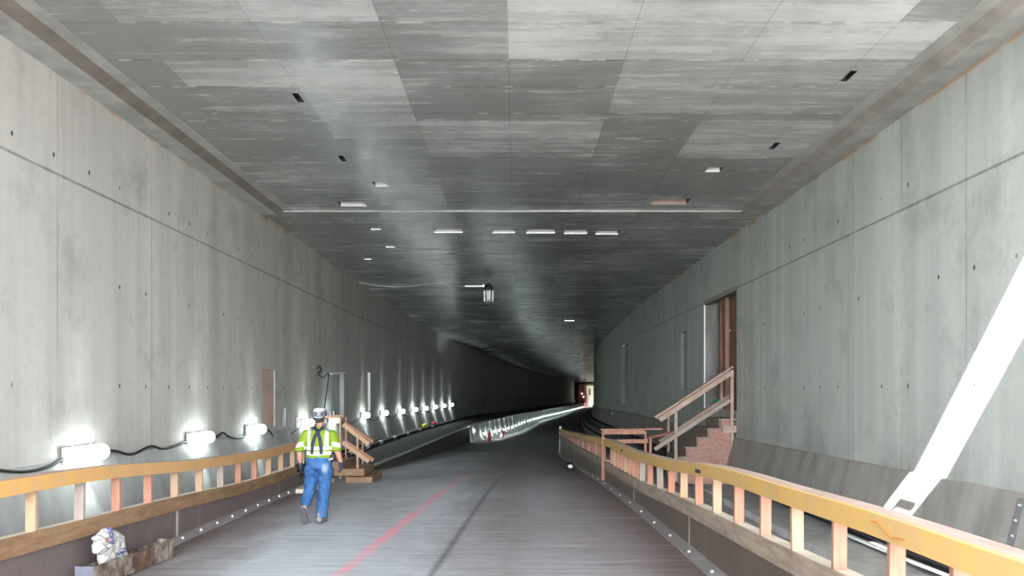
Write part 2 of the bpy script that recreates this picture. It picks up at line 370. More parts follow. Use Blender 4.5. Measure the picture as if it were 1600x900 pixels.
# ------------------------------------------------------------------ ceiling with blockouts
ZT = 4.6        # soffit of the near bay; the bays beyond sit a step lower
def cpt(px, py, z): Y = z*F/(PY-py); return (px-PX)/F*Y, Y
HOLES = []      # x0, x1, y0, y1, kind   (x as offset from the bay's centre line)
for px, py, w, L, k in ((550, 319, 42, .42, 'w'), (594, 288, 21, .38, 'w'), (700, 360, 44, .46, 'w'), (787, 361, 35, .40, 'w'), (845, 361, 45, .48, 'w'),
                        (900, 362, 36, .42, 'w'), (949, 363, 35, .42, 'w'), (586, 357, 16, .25, 'w'), (609, 385, 14, .25, 'w'), (574, 404, 11, .25, 'w'),
                        (740, 446, 30, .42, 'w'), (885, 502, 15, .6, 'w'), (1116, 265, 24, .32, 'w'), (1048, 315, 56, .52, 'b'),
                        (466, 153, 4, .34, 'd'), (535, 248, 4, .34, 'd'), (1326, 119, 5, .34, 'd'), (1210, 228, 5, .34, 'd')):
    z = ZT if PY-py > F*ZT/17.9 else 4.5
    X, Y = cpt(px, py, z); z = ZT if Y < 17.9 else zc(Y); X, Y = cpt(px, py, z)
    hw = max(w/F*Y/2, .05); HOLES.append((X-hw, X+hw, Y-L/2, Y+L/2, k))
COLS = [-5.72, -4.94, -3.31, -1.70, -.12, 1.49, 3.12, 4.76, 5.52]
def build_ceiling():
    bm = bmesh.new(); tl = bm.loops.layers.color.new('tone'); ul = bm.loops.layers.uv.new('UVMap')
    off = lambda y: (cl(y)+cr(y))/2
    near_rows = [6.35, 7.55, 8.75, 9.75, 10.6, 11.62, 11.95, 12.8, 13.8, 14.62, 15.6, 16.5, 17.3, 17.9]
    tones = {}
    def fill(rows, cols, zfun, holes, follow):
        xs = sorted(set(cols+[h[k] for h in holes for k in (0, 1)])); ys = sorted(set(rows+[h[k] for h in holes for k in (2, 3)]))
        vs = {}
        def V(i, j):
            if (i, j) not in vs:
                y = ys[j]; x = xs[i]
                if follow:
                    f = (x-cols[0])/(cols[-1]-cols[0]); xx = XL(y)+(XR(y)-XL(y))*f if y > 34 else x+off(y)*0+(cl(y)*(1-f)+cr(y)*f)
                    if i == 0: xx -= .35
                    if i == len(xs)-1: xx += .35
                else: xx = x
                vs[(i, j)] = bm.verts.new((xx, y, zfun(y)))
            return vs[(i, j)]
        for i in range(len(xs)-1):
            for j in range(len(ys)-1):
                xm, ym = (xs[i]+xs[i+1])/2, (ys[j]+ys[j+1])/2
                if any(h[0] < xm < h[1] and h[2] < ym < h[3] for h in holes): continue
                ci = max(k for k in range(len(cols)-1) if cols[k] <= xm); ri = max(k for k in range(len(rows)-1) if rows[k] <= ym)
                key = (follow, ci, ri)
                if key not in tones:
                    rr = random.random()
                    if rr < .35 and (follow, ci-1, ri) in tones: tones[key] = tones[(follow, ci-1, ri)]
                    elif rr < .5 and (follow, ci, ri-1) in tones: tones[key] = tones[(follow, ci, ri-1)]
                    else: tones[key] = random.choice((.30, .42, .52, .62, .68, .74)) if not follow else random.choice((.15, .28, .36, .45, .55))
                    if not follow:
                        if ci in (3, 4) and ri in (3, 4): tones[key] = .20
                        if ci in (5, 6) and ri in (3, 4): tones[key] = .62
                        if ci in (3, 4) and ri == 5: tones[key] = .2
                        if ci in (1, 2) and ri in (3,): tones[key] = .72
                        if ci in (5, 6) and ri in (10,): tones[key] = .12
                        if ci == 3 and ri in (1, 2): tones[key] = .38
                        if ci in (4, 5, 6) and ri in (0, 1, 2): tones[key] = .78
                f = bm.faces.new((V(i, j), V(i+1, j), V(i+1, j+1), V(i, j+1)))
                for lp in f.loops:
                    lp[tl] = (tones[key],)*3+(1,)
                    wx = lp.vert.co.x if not follow else None
                    u = min(abs(xs[i]-cols[ci]), 9) if lp.vert in (V(i, j), V(i, j+1)) else abs(xs[i+1]-cols[ci])
                    v = ys[j]-rows[ri] if lp.vert in (V(i, j), V(i+1, j)) else ys[j+1]-rows[ri]
                    lp[ul].uv = (u, v)
    nh = [h for h in HOLES if h[3] < 17.9]; fh = [h for h in HOLES if h[3] >= 17.9]
    fill(near_rows, COLS, lambda y: ZT, nh, False)
    # the step down at the end of the near bay
    a = [bm.verts.new(p) for p in ((-6.6, 17.9, ZT+.1), (6.4, 17.9, ZT+.1), (6.4, 17.9, 4.572), (-6.6, 17.9, 4.572))]
    f = bm.faces.new(a)
    for lp in f.loops: lp[tl] = (.7, .7, .7, 1); lp[ul].uv = (1, 1)
    rows = [17.9, 18.9, 19.1, 20.3, 21.2, 22.4, 23.4, 24.6]; y = 24.6
    while y < 90: y += random.choice((1.2, 1.2, .9, .6)); rows.append(y)
    while y < 236: y += random.choice((2.4, 1.2)); rows.append(y)
    fill(rows, [-6.5]+COLS[1:-1]+[6.3], zc, fh, True)
    o = mesh_obj('ceiling', bm, M['ceil']); tag(o, kind='structure')
    return o
ceil = build_ceiling()
fat = lambda h: ZT if h[3] < 17.9 else zc((h[2]+h[3])/2)
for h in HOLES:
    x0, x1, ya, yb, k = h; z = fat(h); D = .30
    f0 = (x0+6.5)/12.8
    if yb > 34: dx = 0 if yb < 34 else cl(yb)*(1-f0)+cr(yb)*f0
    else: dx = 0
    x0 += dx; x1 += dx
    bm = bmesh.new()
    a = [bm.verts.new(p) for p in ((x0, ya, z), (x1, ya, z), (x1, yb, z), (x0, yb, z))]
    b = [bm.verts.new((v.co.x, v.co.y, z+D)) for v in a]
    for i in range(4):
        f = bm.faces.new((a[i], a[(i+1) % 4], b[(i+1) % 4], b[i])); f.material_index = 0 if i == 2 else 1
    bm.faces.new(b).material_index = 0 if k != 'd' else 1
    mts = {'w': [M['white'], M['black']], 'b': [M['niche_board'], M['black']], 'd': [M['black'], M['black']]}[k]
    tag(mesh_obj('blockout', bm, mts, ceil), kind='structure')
# haunches along both edges of the near bay
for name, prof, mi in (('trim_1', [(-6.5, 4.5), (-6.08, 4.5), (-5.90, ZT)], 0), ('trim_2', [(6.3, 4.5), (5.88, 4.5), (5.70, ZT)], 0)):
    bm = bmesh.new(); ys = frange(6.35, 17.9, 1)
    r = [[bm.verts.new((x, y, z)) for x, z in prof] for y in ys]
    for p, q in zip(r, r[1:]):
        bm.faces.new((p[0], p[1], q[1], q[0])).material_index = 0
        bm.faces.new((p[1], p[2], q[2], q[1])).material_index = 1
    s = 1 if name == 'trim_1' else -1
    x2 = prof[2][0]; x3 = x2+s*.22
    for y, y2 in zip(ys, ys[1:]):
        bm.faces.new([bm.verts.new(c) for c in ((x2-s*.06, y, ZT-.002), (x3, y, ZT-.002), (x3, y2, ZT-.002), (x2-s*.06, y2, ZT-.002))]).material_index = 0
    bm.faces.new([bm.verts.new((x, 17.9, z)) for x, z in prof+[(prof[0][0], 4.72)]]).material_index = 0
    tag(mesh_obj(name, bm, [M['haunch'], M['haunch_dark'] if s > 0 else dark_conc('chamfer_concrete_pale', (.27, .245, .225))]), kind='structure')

# unseen roof slab added to block sun and sky; slot shapes the stripe
bm = bmesh.new()
box(bm, (-7.0, -3.0, 4.62), (6.8, 5.50, 4.70)); box(bm, (-7.0, 5.50, 4.62), (1.7, 6.35, 4.70)); box(bm, (6.31, 5.5, 4.62), (6.8, 6.35, 4.7))
slab = tag(mesh_obj('sun_block_roof', bm, M['haunch']), kind='structure')
bm = bmesh.new(); tube(bm, [(2.47, 6.82, 4.6), (2.47, 6.82, 3.86)], .03); tube(bm, [(2.47, 6.82, 3.86), (2.53, 6.42, 4.16)], .042); box(bm, (2.46, 5.97, 4.14), (2.60, 6.45, 4.25), .02)
mesh_obj('hanging_floodlight', bm, M['black'], slab)

# ------------------------------------------------------------------ ledges, walkways, floor
def strip(name, ys, prof, mats, mi=None, kind='structure'):
    bm = bmesh.new(); r = [[bm.verts.new((x, y, z)) for x, z in prof(y)] for y in ys]
    for p, q in zip(r, r[1:]):
        for i in range(len(p)-1):
            f = bm.faces.new((p[i], p[i+1], q[i+1], q[i])); f.material_index = mi[i] if mi else 0
    return tag(mesh_obj(name, bm, mats), kind=kind)
BY = frange(-14, 30, 2)+frange(31.5, 60, 2.2)+frange(62, 236, 4)
def prof_l(y):
    X = XL(y); b = zbl(y); w = zw(y)
    return [(X, b), (X+.035, b-.015), (X+.30, min(b-1.0, w+.22)), (X+.12, min(b-1.02, w+.20)), (X+.12, w), (xe(y)-.02, w)]
strip('baseboard_left', BY, prof_l, [M['bench_l'], M['black'], M['walk']], [0, 0, 1, 1, 2])
def prof_r(y):
    X = XR(y); b = zbr(y)
    return [(X, b), (X-.07, b-.012), (X-.30, b-1.0), (X-.10, b-1.02), (X-.10, b-1.34), (X-1.1, b-1.36), (X-1.16, b-1.42), (X-1.16, b-1.9 if y < 30 else min(b-1.9, zf(y)-.1))]
strip('baseboard_right', BY, prof_r, [M['bench_r'], M['black'], M['slab']], [0, 0, 1, 1, 2, 2, 2])
ys = frange(-14, 16, 1)+frange(17, 34, 1)
strip('floor', ys, lambda y: [(xe(y)-.02 if y > 17 else -4.95, zf(y)), (-2.4, zf(y)), (0, zf(y)), (xr_f(y)+.12, zf(y)), (xr_f(y)+.12, zf(y)-.25)], M['floor'])
ys = frange(-14, 42, 2)
strip('floor', ys, lambda y: [(xe(y), min(-2.72, zf(y)-.06)), (5.4, min(-2.72, zf(y)-.06))], M['slab'])
ys = frange(34, 60, 2)+frange(62, 236, 4)
strip('floor', ys, lambda y: [(xe(y)-.1, zf(y)), (XR(y)-1.1, zf(y))], M['road'])
# open approach behind the camera
bm = bmesh.new(); box(bm, (-60, -90, -2.6), (60, -13.9, -2.12)); tag(mesh_obj('floor', bm, M['barrier']), kind='structure')

# pipes along the foot of both ledges
def pipe(name, ys, xf, zf_, r, label, cat, mat=None, clamps=None):
    bm = bmesh.new(); tube(bm, [(xf(y), y, zf_(y)) for y in ys], r, 8)
    o = tag(mesh_obj(name, bm, mat or M['black'], smooth=True), label, cat)
    for y in clamps or ():
        b = bmesh.new(); a = Vector((xf(y), y, zf_(y))); e = Vector((xf(y+.6), y+.6, zf_(y+.6)))
        tube(b, [a, e], r*1.12, 8); mesh_obj('white_sleeve', b, M['white'], o)
    return o
pipe('drain_pipe', frange(18, 58, 2)+frange(60, 210, 5), lambda y: XL(y)+.62, lambda y: zw(y)+.10, .08, 'long black pipe lying along the foot of the left wall ledge', 'pipe', None, [19.5, 22, 24.6, 27.2, 29.8, 32.8, 36.2, 39.6, 43.5])
pipe('handrail_pipe', frange(26, 58, 2)+frange(60, 150, 5), lambda y: XR(y)-.42, lambda y: zbr(y)-1.18, .15, 'upper black pipe curving along the foot of the right wall', 'pipe')
pipe('handrail_pipe', frange(26, 58, 2)+frange(60, 150, 5), lambda y: XR(y)-1.22, lambda y: zbr(y)-1.62, .19, 'lower black pipe curving along the edge of the right walkway', 'pipe')
pipe('edge_rail', frange(19, 46, 1.5), lambda y: xe(y)+.0, lambda y: zw(y)+.035, .05, 'pale metal edge pipe along the top of the dark left barrier', 'pipe', M['galv'])
# right trough: tubes added for the walkway's lit edge and dark slot, and kerb
bm = bmesh.new(); tube(bm, [(5.88, 4.6, -2.44), (5.88, 8.5, -2.48), (5.88, 10.4, -2.53), (5.88, 12.9, -2.55)], .03); tag(mesh_obj('edge_tone_tube', bm, M['white'], smooth=True), 'thin white tube standing for the lit walkway edge behind the near right guardrail', 'pipe')
bm = bmesh.new(); tube(bm, [(5.93, 3.6, -2.33), (5.93, 8.5, -2.38), (5.93, 13.2, -2.44)], .04); tag(mesh_obj('edge_tone_tube', bm, M['black'], smooth=True), 'black tube standing for the dark slot above the walkway behind the right guardrail', 'pipe')
bm = bmesh.new(); sweep(bm, [(5.0, y, -2.72) for y in frange(2, 17, 1)], [(0, 0), (.35, 0), (.33, .14), (.02, .14)])
tag(mesh_obj('kerb', bm, M['slab']), 'pale low kerb on the trough floor behind the right guardrail', 'kerb')
# bolted steel edge plate on the right ledge
bm = bmesh.new(); bm.faces.new([bm.verts.new(p) for p in ((6.215, 8.72, -1.31), (6.215, 8.60, -1.31), (5.985, 8.60, -2.25), (5.985, 8.72, -2.25))])
bmesh.ops.solidify(bm, geom=bm.faces[:], thickness=.02)
pl = tag(mesh_obj('edge_plate', bm, M['galv']), 'bolted pale steel edge plate on the near right ledge', 'plate')
for k in range(5):
    b = bmesh.new(); t = (k+.5)/5; lathe(b, [(.018, 0), (.012, .02)], (6.205-.23*t, 8.66, -1.31-.94*t), 6); mesh_obj('bolt', b, M['bolt'], pl)

# ------------------------------------------------------------------ barriers on the left
bm = bmesh.new(); sweep(bm, [(xe(y), y, 0) for y in frange(19.6, 46, 1.6)], lambda y: [(0, zf(y)-.05), (-.28, zf(y)-.05), (-.28, zw(y)), (-.02, zw(y)+.02)])
tag(mesh_obj('concrete_barrier', bm, M['barrier_dark']), 'dark low concrete barrier rising beyond the small wooden stile', 'barrier')
bm = bmesh.new(); sweep(bm, [(xe(y), y, 0) for y in frange(46.05, 62, 1.3)+frange(64, 212, 3)], lambda y: [(.30, zf(y)-.02), (.12, zf(y)+.28), (-.05, zw(y)+.02), (-.4, zw(y)+.02), (-.4, zf(y)-.02)])
tag(mesh_obj('concrete_barrier', bm, M['barrier']), 'far curving concrete barrier lit by the row of small lamps', 'barrier')

# ------------------------------------------------------------------ steel curbs and timber guardrails
def curb(xf, side, y0, y1, mat, label, seams, boltn, taper_to_floor=True):
    o = empty('steel_curb', (xf(y0), y0, zf(y0)), label, 'curb')
    bm = bmesh.new(); sweep(bm, [(xf(y), y, 0) for y in frange(y0, y1, .6)], lambda y: [(0, zf(y)), (side*.03, zf(y)), (side*.03, curb_z(y)), (0, curb_z(y))])
    mesh_obj('side_plate', bm, mat, o)
    bm = bmesh.new(); sweep(bm, [(xf(y), y, 0) for y in frange(y0, y1, .6)], lambda y: [(0, zf(y)), (-side*.16, zf(y)), (-side*.16, zf(y)+.02), (-side*.03, zf(y)+.05), (0, zf(y)+.06)])
    mesh_obj('foot_flange', bm, M['flange'], o)
    for y in seams:
        b = bmesh.new(); sweep(b, [(xf(y), y-.02, 0), (xf(y), y+.02, 0)], lambda yy: [(-side*.001, zf(yy)+.05), (-side*.02, zf(yy)+.05), (-side*.02, curb_z(yy)), (-side*.001, curb_z(yy))])
        mesh_obj('seam', b, M['flange'] if side < 0 else M['steel_r'], o)
    for k in range(boltn):
        y = y0+1+(y1-y0-1.5)*k/(boltn-1)
        b = bmesh.new(); lathe(b, [(.022, 0), (.022, .018), (.012, .03)], (xf(y)-side*.10, y, zf(y)+.03), 7); mesh_obj('bolt', b, M['bolt'], o)
    return o
curb(lambda y: -4.8, -1, 2.0, 15.6, M['steel_l'], 'brown steel curb under the left timber guardrail', [9.95], 22)
curb(lambda y: xr_f(y)+.06, 1, 2.0, 32.8, M['steel_r'], 'brown steel curb under the right timber guardrail', [9.4, 13.2, 24.5], 30)
POSTM = ['fir_pink', 'fir_tan', 'fir_pink', 'fir_pink', 'fir_tan', 'fir_tan', 'fir_grey']
M['sill_r'] = wood('sill_weathered', (.20, .155, .12), (.36, .29, .235), .75, (10, 1.4, 10))
def guardrail(xf, side, y0, y1, posts, label, mrail, pm, tags=()):
    o = empty('wooden_guardrail', (xf(y0), y0, curb_z(y0)), label, 'guardrail')
    st = [(xf(y), y, 0) for y in frange(y0, y1, .5)]
    wob = lambda y: .012*math.sin(y*1.7)+.010*math.sin(y*.83+1)
    bm = bmesh.new(); sweep(bm, st, lambda y: [(-side*.045, rail_z(y)-.15+wob(y)), (0, rail_z(y)-.15+wob(y)), (0, rail_z(y)+wob(y)), (-side*.045, rail_z(y)+wob(y))])
    mesh_obj('face_board', bm, mrail, o)
    bm = bmesh.new(); sweep(bm, st, lambda y: [(side*.002, rail_z(y)-.04+wob(y)), (side*.16, rail_z(y)-.04+wob(y)), (side*.16, rail_z(y)-.001+wob(y)), (side*.002, rail_z(y)-.001+wob(y))])
    mesh_obj('cap_board', bm, M['rail_cap'], o)
    bm = bmesh.new(); sweep(bm, st, lambda y: [(-side*.03, curb_z(y)-.02), (side*.0, curb_z(y)-.02), (side*.0, curb_z(y)+.17), (-side*.03, curb_z(y)+.17)])
    mesh_obj('bottom_board', bm, M['sill'] if side < 0 else M['sill_r'], o)
    bm = bmesh.new(); sweep(bm, st, lambda y: [(side*.002, curb_z(y)+.12), (side*.15, curb_z(y)+.12), (side*.15, curb_z(y)+.16), (side*.002, curb_z(y)+.16)])
    mesh_obj('sill_board', bm, M['sill_top'], o)
    for i, y in enumerate(posts):
        b = bmesh.new(); x = xf(y)
        lean = random.uniform(-.02, .02)
        beam(b, (x+side*.056, y, curb_z(y)+.155), (x+side*.056, y+lean, rail_z(y)-.04), .042, .102, up=(1, 0, 0), bev=.003)
        mesh_obj('post', b, M[pm[i % len(pm)]], o)
    for (y, n) in tags:
        for k in range(n):
            b = bmesh.new(); yy = y+k*.085; box(b, (xf(yy)-side*.055, yy-.03, rail_z(yy)-.10), (xf(yy)-side*.044, yy+.03, rail_z(yy)-.055)); mesh_obj('marker_tag', b, M['black'], o)
    return o
lp = [-4.8*F/(p-PX) for p in (-40, 58, 132, 189, 238, 279, 317, 350, 377, 402, 424, 443, 461, 476)]
guardrail(lambda y: -4.8, -1, 4.5, 15.3, lp, 'orange painted timber guardrail on the left side of the deck', M['rail_l'], ['fir_tan', 'fir_tan', 'fir_grey', 'fir_pink', 'fir_pink', 'fir_tan', 'fir_tan', 'fir_grey', 'fir_pink', 'fir_pink', 'fir_tan', 'fir_tan'])
def solve(px, y=8):
    for _ in range(30): y = (xr_f(y)+.03)*F/(px-PX)
    return y
rp = [solve(p) for p in (1475, 1379, 1293, 1230, 1182, 1142, 1109, 1082, 1059, 1040, 1023, 1008, 996)]+[13.0+.42*k for k in range(8)]
rp = [y for y in rp if 2.4 < y < 16.3]
rx = lambda y: xr_f(y)+.06
gr = guardrail(rx, 1, 2.2, 16.6, rp, 'yellow painted timber guardrail running to the camera on the right', M['rail_r'], ['fir_pink', 'fir_pink', 'fir_pink', 'fir_tan', 'fir_pink', 'fir_pink', 'fir_tan', 'fir_pink', 'fir_tan', 'fir_pink', 'fir_grey', 'fir_red', 'fir_grey'], ((8.75, 3), (14.2, 2)))
bm = bmesh.new(); y = 4.3; zz = rail_z(4.3)-.07
tube(bm, [(rx(yy)-.048, yy, rail_z(yy)-.07+dz) for yy, dz in ((4.62, .015), (4.55, .025), (4.46, -.01), (4.38, -.045), (4.32, -.035), (4.22, -.03))], .006, 5)
mesh_obj('squiggle_mark', bm, plain('orange_marker', (.45, .18, .03), .6), gr)
rp2 = frange(17.3, 32.4, .40)
gf = guardrail(rx, 1, 16.9, 32.8, rp2, 'far yellow topped guardrail of close brown pickets beyond the tall post', M['rail_r'], ['fir_red', 'fir_red', 'fir_red', 'stair_rail'])
b = bmesh.new(); beam(b, (rx(16.75)-.03, 16.75, zf(16.75)), (rx(16.75)-.03, 16.75, rail_z(16.75)+.05), .10, .10); mesh_obj('end_post', b, M['fir_red'], gf)
b = bmesh.new(); beam(b, (rx(32.8)+.02, 32.9, zf(32.8)), (rx(32.8)+.02, 32.9, rail_z(32.8)+.1), .10, .10); mesh_obj('end_post', b, M['white'], gf)

# ------------------------------------------------------------------ small wooden stile on the left (by the worker)
def stile():
    Y1, Y2 = 16.9, 18.3
    o = empty('wooden_stile', (-3.9, 17, zf(17)), 'small raw timber stile with sloping handrails beside the walking worker', 'steps')
    def bm_(name, a, b, w, h, mat, up=(0, 0, 1)):
        m = bmesh.new(); beam(m, a, b, w, h, up); return mesh_obj(name, m, M[mat], o)
    q = lambda px, py, Y: P(px, py, Y)
    for Y, dx, mats in ((Y1, 0, 'fir_tan'), (Y2, 0, 'fir_pink')):
        k = (lambda px, py, Y=Y: P(px, py, Y))
        if Y == Y1: a = [(532, 650, 748), (559, 680, 737)]; h = [((537, 663), (577, 694)), ((536, 691), (577, 721))]
        else: a = [(541, 651, 722), (567, 678, 735)]; h = [((539, 660), (584, 690)), ((541, 690), (584, 719))]
        for px, t, bt in a: bm_('post', k(px, bt), k(px, t), .085, .045, mats, (1, 0, 0))
        for s, e in h: bm_('handrail', k(*s)+Vector((0, -.05, 0)), k(*e)+Vector((0, -.05, 0)), .04, .10, mats)
    bm_('top_beam', q(505, 651, 17.0), q(536, 651, 17.0), .05, .08, 'fir_tan')
    bm_('bevelled_cap', q(540, 659, 17.3), q(584, 689, 17.3), .10, .03, 'fir_red')
    for n, lo, hi, mt in (('lower_step', (-4.05, 16.7, zf(17)+.0), (-3.42, 17.9, zf(17)+.14), 'step'), ('middle_step', (-4.35, 16.75, zf(17)+.16), (-3.62, 17.9, zf(17)+.33), 'step'), ('upper_step', (-4.65, 16.8, zf(17)+.33), (-4.12, 17.9, zf(17)+.50), 'step')):
        b = bmesh.new(); box(b, lo, hi, .008); mesh_obj(n, b, M[mt], o)
    return o
stile()
bm = bmesh.new(); box(bm, (-4.62, 14.7, zf(15)), (-4.28, 16.55, zf(15)+.09), .01); tag(mesh_obj('timber_sleeper', bm, M['sill_top']), 'pale timber sleeper lying against the left curb before the stile', 'timber')

# ------------------------------------------------------------------ wooden staircase to the doorway on the right
def stairs():
    o = empty('wooden_staircase', (5.3, 21, -2.66), 'weathered wooden staircase climbing to the boarded doorway in the right wall', 'stairs')
    YA, YB = 20.25, 21.75
    def add(name, a, b, w, h, mat, up=(0, 0, 1)):
        m = bmesh.new(); beam(m, a, b, w, h, up); return mesh_obj(name, m, M[mat], o)
    q = lambda px, py, Y=YA: P(px, py, Y)
    # five steps, px of the nosing and tread level at the near side
    steps = [(1061, 700), (1078, 686), (1094, 670), (1110, 655), (1128, 640)]
    steps = [(1060, 713), (1072, 698), (1089, 683), (1106, 669), (1124, 654)]
    for i, (px, py) in enumerate(steps):
        a = q(px, py); nx = q(steps[i+1][0], 0).x if i < 4 else 6.28
        b = bmesh.new(); box(b, (a.x-.03, YA-.03, a.z-.045), (nx+.10, YB, a.z), .006); mesh_obj('tread', b, M['tread'], o)
        pz = q(0, steps[i-1][1]).z if i else -2.66
        b = bmesh.new(); box(b, (a.x, YA+.03, pz), (a.x+.03, YB-.03, a.z-.045)); mesh_obj('riser', b, M['tread'], o)
    # stepped side panels
    for yy in (YA, YB-.03):
        b = bmesh.new(); pts = []
        for i, (px, py) in enumerate(steps):
            a = q(px, py); pz = q(0, steps[i-1][1]).z-.045 if i else -2.66
            pts += [(a.x+.04, pz), (a.x+.04, a.z-.045)]
        pts += [(6.24, q(0, 654).z-.045), (6.24, -2.66)]
        f1 = [b.verts.new((x, yy, z)) for x, z in pts]; f2 = [b.verts.new((x, yy+.025, z)) for x, z in pts]
        b.faces.new(f1); b.faces.new(list(reversed(f2)))
        for i in range(len(pts)): b.faces.new((f1[i], f1[(i+1) % len(pts)], f2[(i+1) % len(pts)], f2[i]))
        mesh_obj('side_panel', b, M['ply'], o)
    # near handrail frame
    add('post', q(1143, 742), q(1143, 578), .12, .09, 'stair_rail', (1, 0, 0)); add('post', q(1055.5, 752), q(1055.5, 641), .12, .09, 'fir_grey', (1, 0, 0))
    v = Vector((0, -.06, 0))
    add('handrail', q(1030, 656)+v, q(1141, 583)+v, .05, .14, 'stair_rail'); add('cap_board', q(1022, 652)+v, q(1143, 573)+v, .20, .05, 'stair_rail')
    add('mid_rail', q(1022, 702)+v, q(1140, 625)+v, .05, .12, 'fir_grey')
    # far handrail frame
    k = lambda px, py: P(px, py, YB)
    add('post', k(1127, 655), k(1127, 590), .10, .08, 'stair_rail', (1, 0, 0)); add('post', k(1044, 740), k(1044, 650), .10, .08, 'stair_rail', (1, 0, 0))
    add('handrail', k(1026, 653), k(1140, 577), .05, .13, 'stair_rail'); add('mid_rail', k(1030, 690), k(1150, 612), .05, .11, 'stair_rail')
    # short ledger stub beside the top step
    add('ledger', q(1128, 671)+v, q(1154, 670)+v, .05, .20, 'stair_rail'); add('ledger_end', q(1154.5, 684)+v, q(1154.5, 658)+v, .05, .05, 'fir_pink', (1, 0, 0))
    return o
stairs()
def gangway():
    Y = 18.6
    o = empty('wooden_handrail', (2.9, Y, -2.66), 'low red brown timber handrail between the right guardrail and the staircase', 'handrail')
    def add(name, a, b, w, h, mat, up=(0, 0, 1)):
        m = bmesh.new(); beam(m, a, b, w, h, up); return mesh_obj(name, m, M[mat], o)
    q = lambda px, py, y=Y: P(px, py, y)
    add('post', q(942, 762), q(942, 671), .12, .06, 'fir_red', (1, 0, 0)); add('post', q(1008, 768), q(1008, 673), .12, .06, 'fir_red', (1, 0, 0)); add('post', q(1016, 770, 18.9), q(1016, 684, 18.9), .08, .06, 'fir_pink', (1, 0, 0))
    v = Vector((0, -.06, 0))
    add('cap_board', q(938, 671)+v, q(1034, 670)+v, .14, .04, 'fir_red'); add('top_rail', q(943, 675.5)+v, q(1006, 675)+v, .05, .11, 'fir_red'); add('mid_rail', q(938, 690)+v, q(1012, 689)+v, .05, .11, 'fir_red')
    add('link_board', q(1010, 685, 18.9), q(1052, 675, 19.9), .05, .05, 'fir_red')
    return o
gangway()
bm = bmesh.new(); lathe(bm, [(.13, 0), (.16, .30), (.165, .31), (.15, .31), (.12, .03)], (6.46, 22.5, -.55), 16)
bk = tag(mesh_obj('bucket', bm, plain('green_plastic', (.02, .30, .12), .45)), 'green bucket standing on the doorway sill at the stair top', 'bucket')
bm = bmesh.new(); tube(bm, [(6.46+.165*math.cos(a), 22.5, -.24+.12*math.sin(a)) for a in [PI*k/10 for k in range(11)]], .006, 5); mesh_obj('handle', bm, M['galv'], bk)

# ------------------------------------------------------------------ lamps on the left wall
def spot(name, parent, loc, direction, energy, ang, blend, size=.05, col=(.86, 1.0, .96)):
    L = bpy.data.lights.new(name, 'SPOT'); L.energy = energy; L.spot_size = math.radians(ang); L.spot_blend = blend; L.shadow_soft_size = size; L.color = col
    o = bpy.data.objects.new(name, L); C.objects.link(o)
    o.parent = parent; o.location = Vector(loc)-Vector(parent.location)
    o.rotation_euler = Vector(direction).to_track_quat('-Z', 'Y').to_euler()
    return o
def lamp_proto():
    a = {}
    bm = bmesh.new(); n = 12; prof = []
    for k in range(9):
        t = PI*k/8; prof.append((-.5*math.cos(t)*.10-.0, .105*math.sin(t)))
    # rounded lozenge tube along Y: lathe about Y
    ring = [(0, -.43), (.07, -.42), (.10, -.38), (.115, -.32), (.115, .32), (.10, .38), (.07, .42), (0, .43)]
    rs = [[bm.verts.new((r*math.cos(2*PI*k/16)*.8, y, r*math.sin(2*PI*k/16)*1.05)) for k in range(16)] for r, y in [(max(r, .002), y) for r, y in ring]]
    for p, q in zip(rs, rs[1:]):
        for k in range(16): bm.faces.new((p[k], p[(k+1) % 16], q[(k+1) % 16], q[k]))
    bm.faces.new(rs[0]); bm.faces.new(rs[-1])
    me = bpy.data.meshes.new('diffuser'); bmesh.ops.recalc_face_normals(bm, faces=bm.faces); bm.to_mesh(me); bm.free(); me.materials.append(M['glow'])
    for p in me.polygons: p.use_smooth = True
    a['diffuser'] = me
    bm = bmesh.new(); box(bm, (-.15, -.43, -.12), (-.095, .43, .12), .015); me = bpy.data.meshes.new('housing'); bm.to_mesh(me); bm.free(); me.materials.append(M['lamp_grey']); a['housing'] = me
    for nm, y in (('bracket', -.22), ('bracket', .22)):
        bm = bmesh.new(); tube(bm, [(-.12, y, -.18), (-.12, y, .30)], .010, 6); me = bpy.data.meshes.new(nm); bm.to_mesh(me); bm.free(); me.materials.append(M['lamp_grey']); a[nm+str(y)] = me
    return a
LP = lamp_proto()
ORD = ['nearest', 'second', 'third', 'fourth', 'fifth', 'sixth', 'seventh', 'eighth', 'ninth', 'tenth', 'eleventh', 'twelfth', 'thirteenth', 'farthest']
lamp_px = [(140, 708.5), (317.5, 684.5), (403, 671.5), (483, 661), (524, 656), (572.5, 649), (602, 645.5), (628.5, 643), (649, 640), (665.5, 638), (680.5, 636), (694, 634), (706, 632.5)]
LAMPS = []
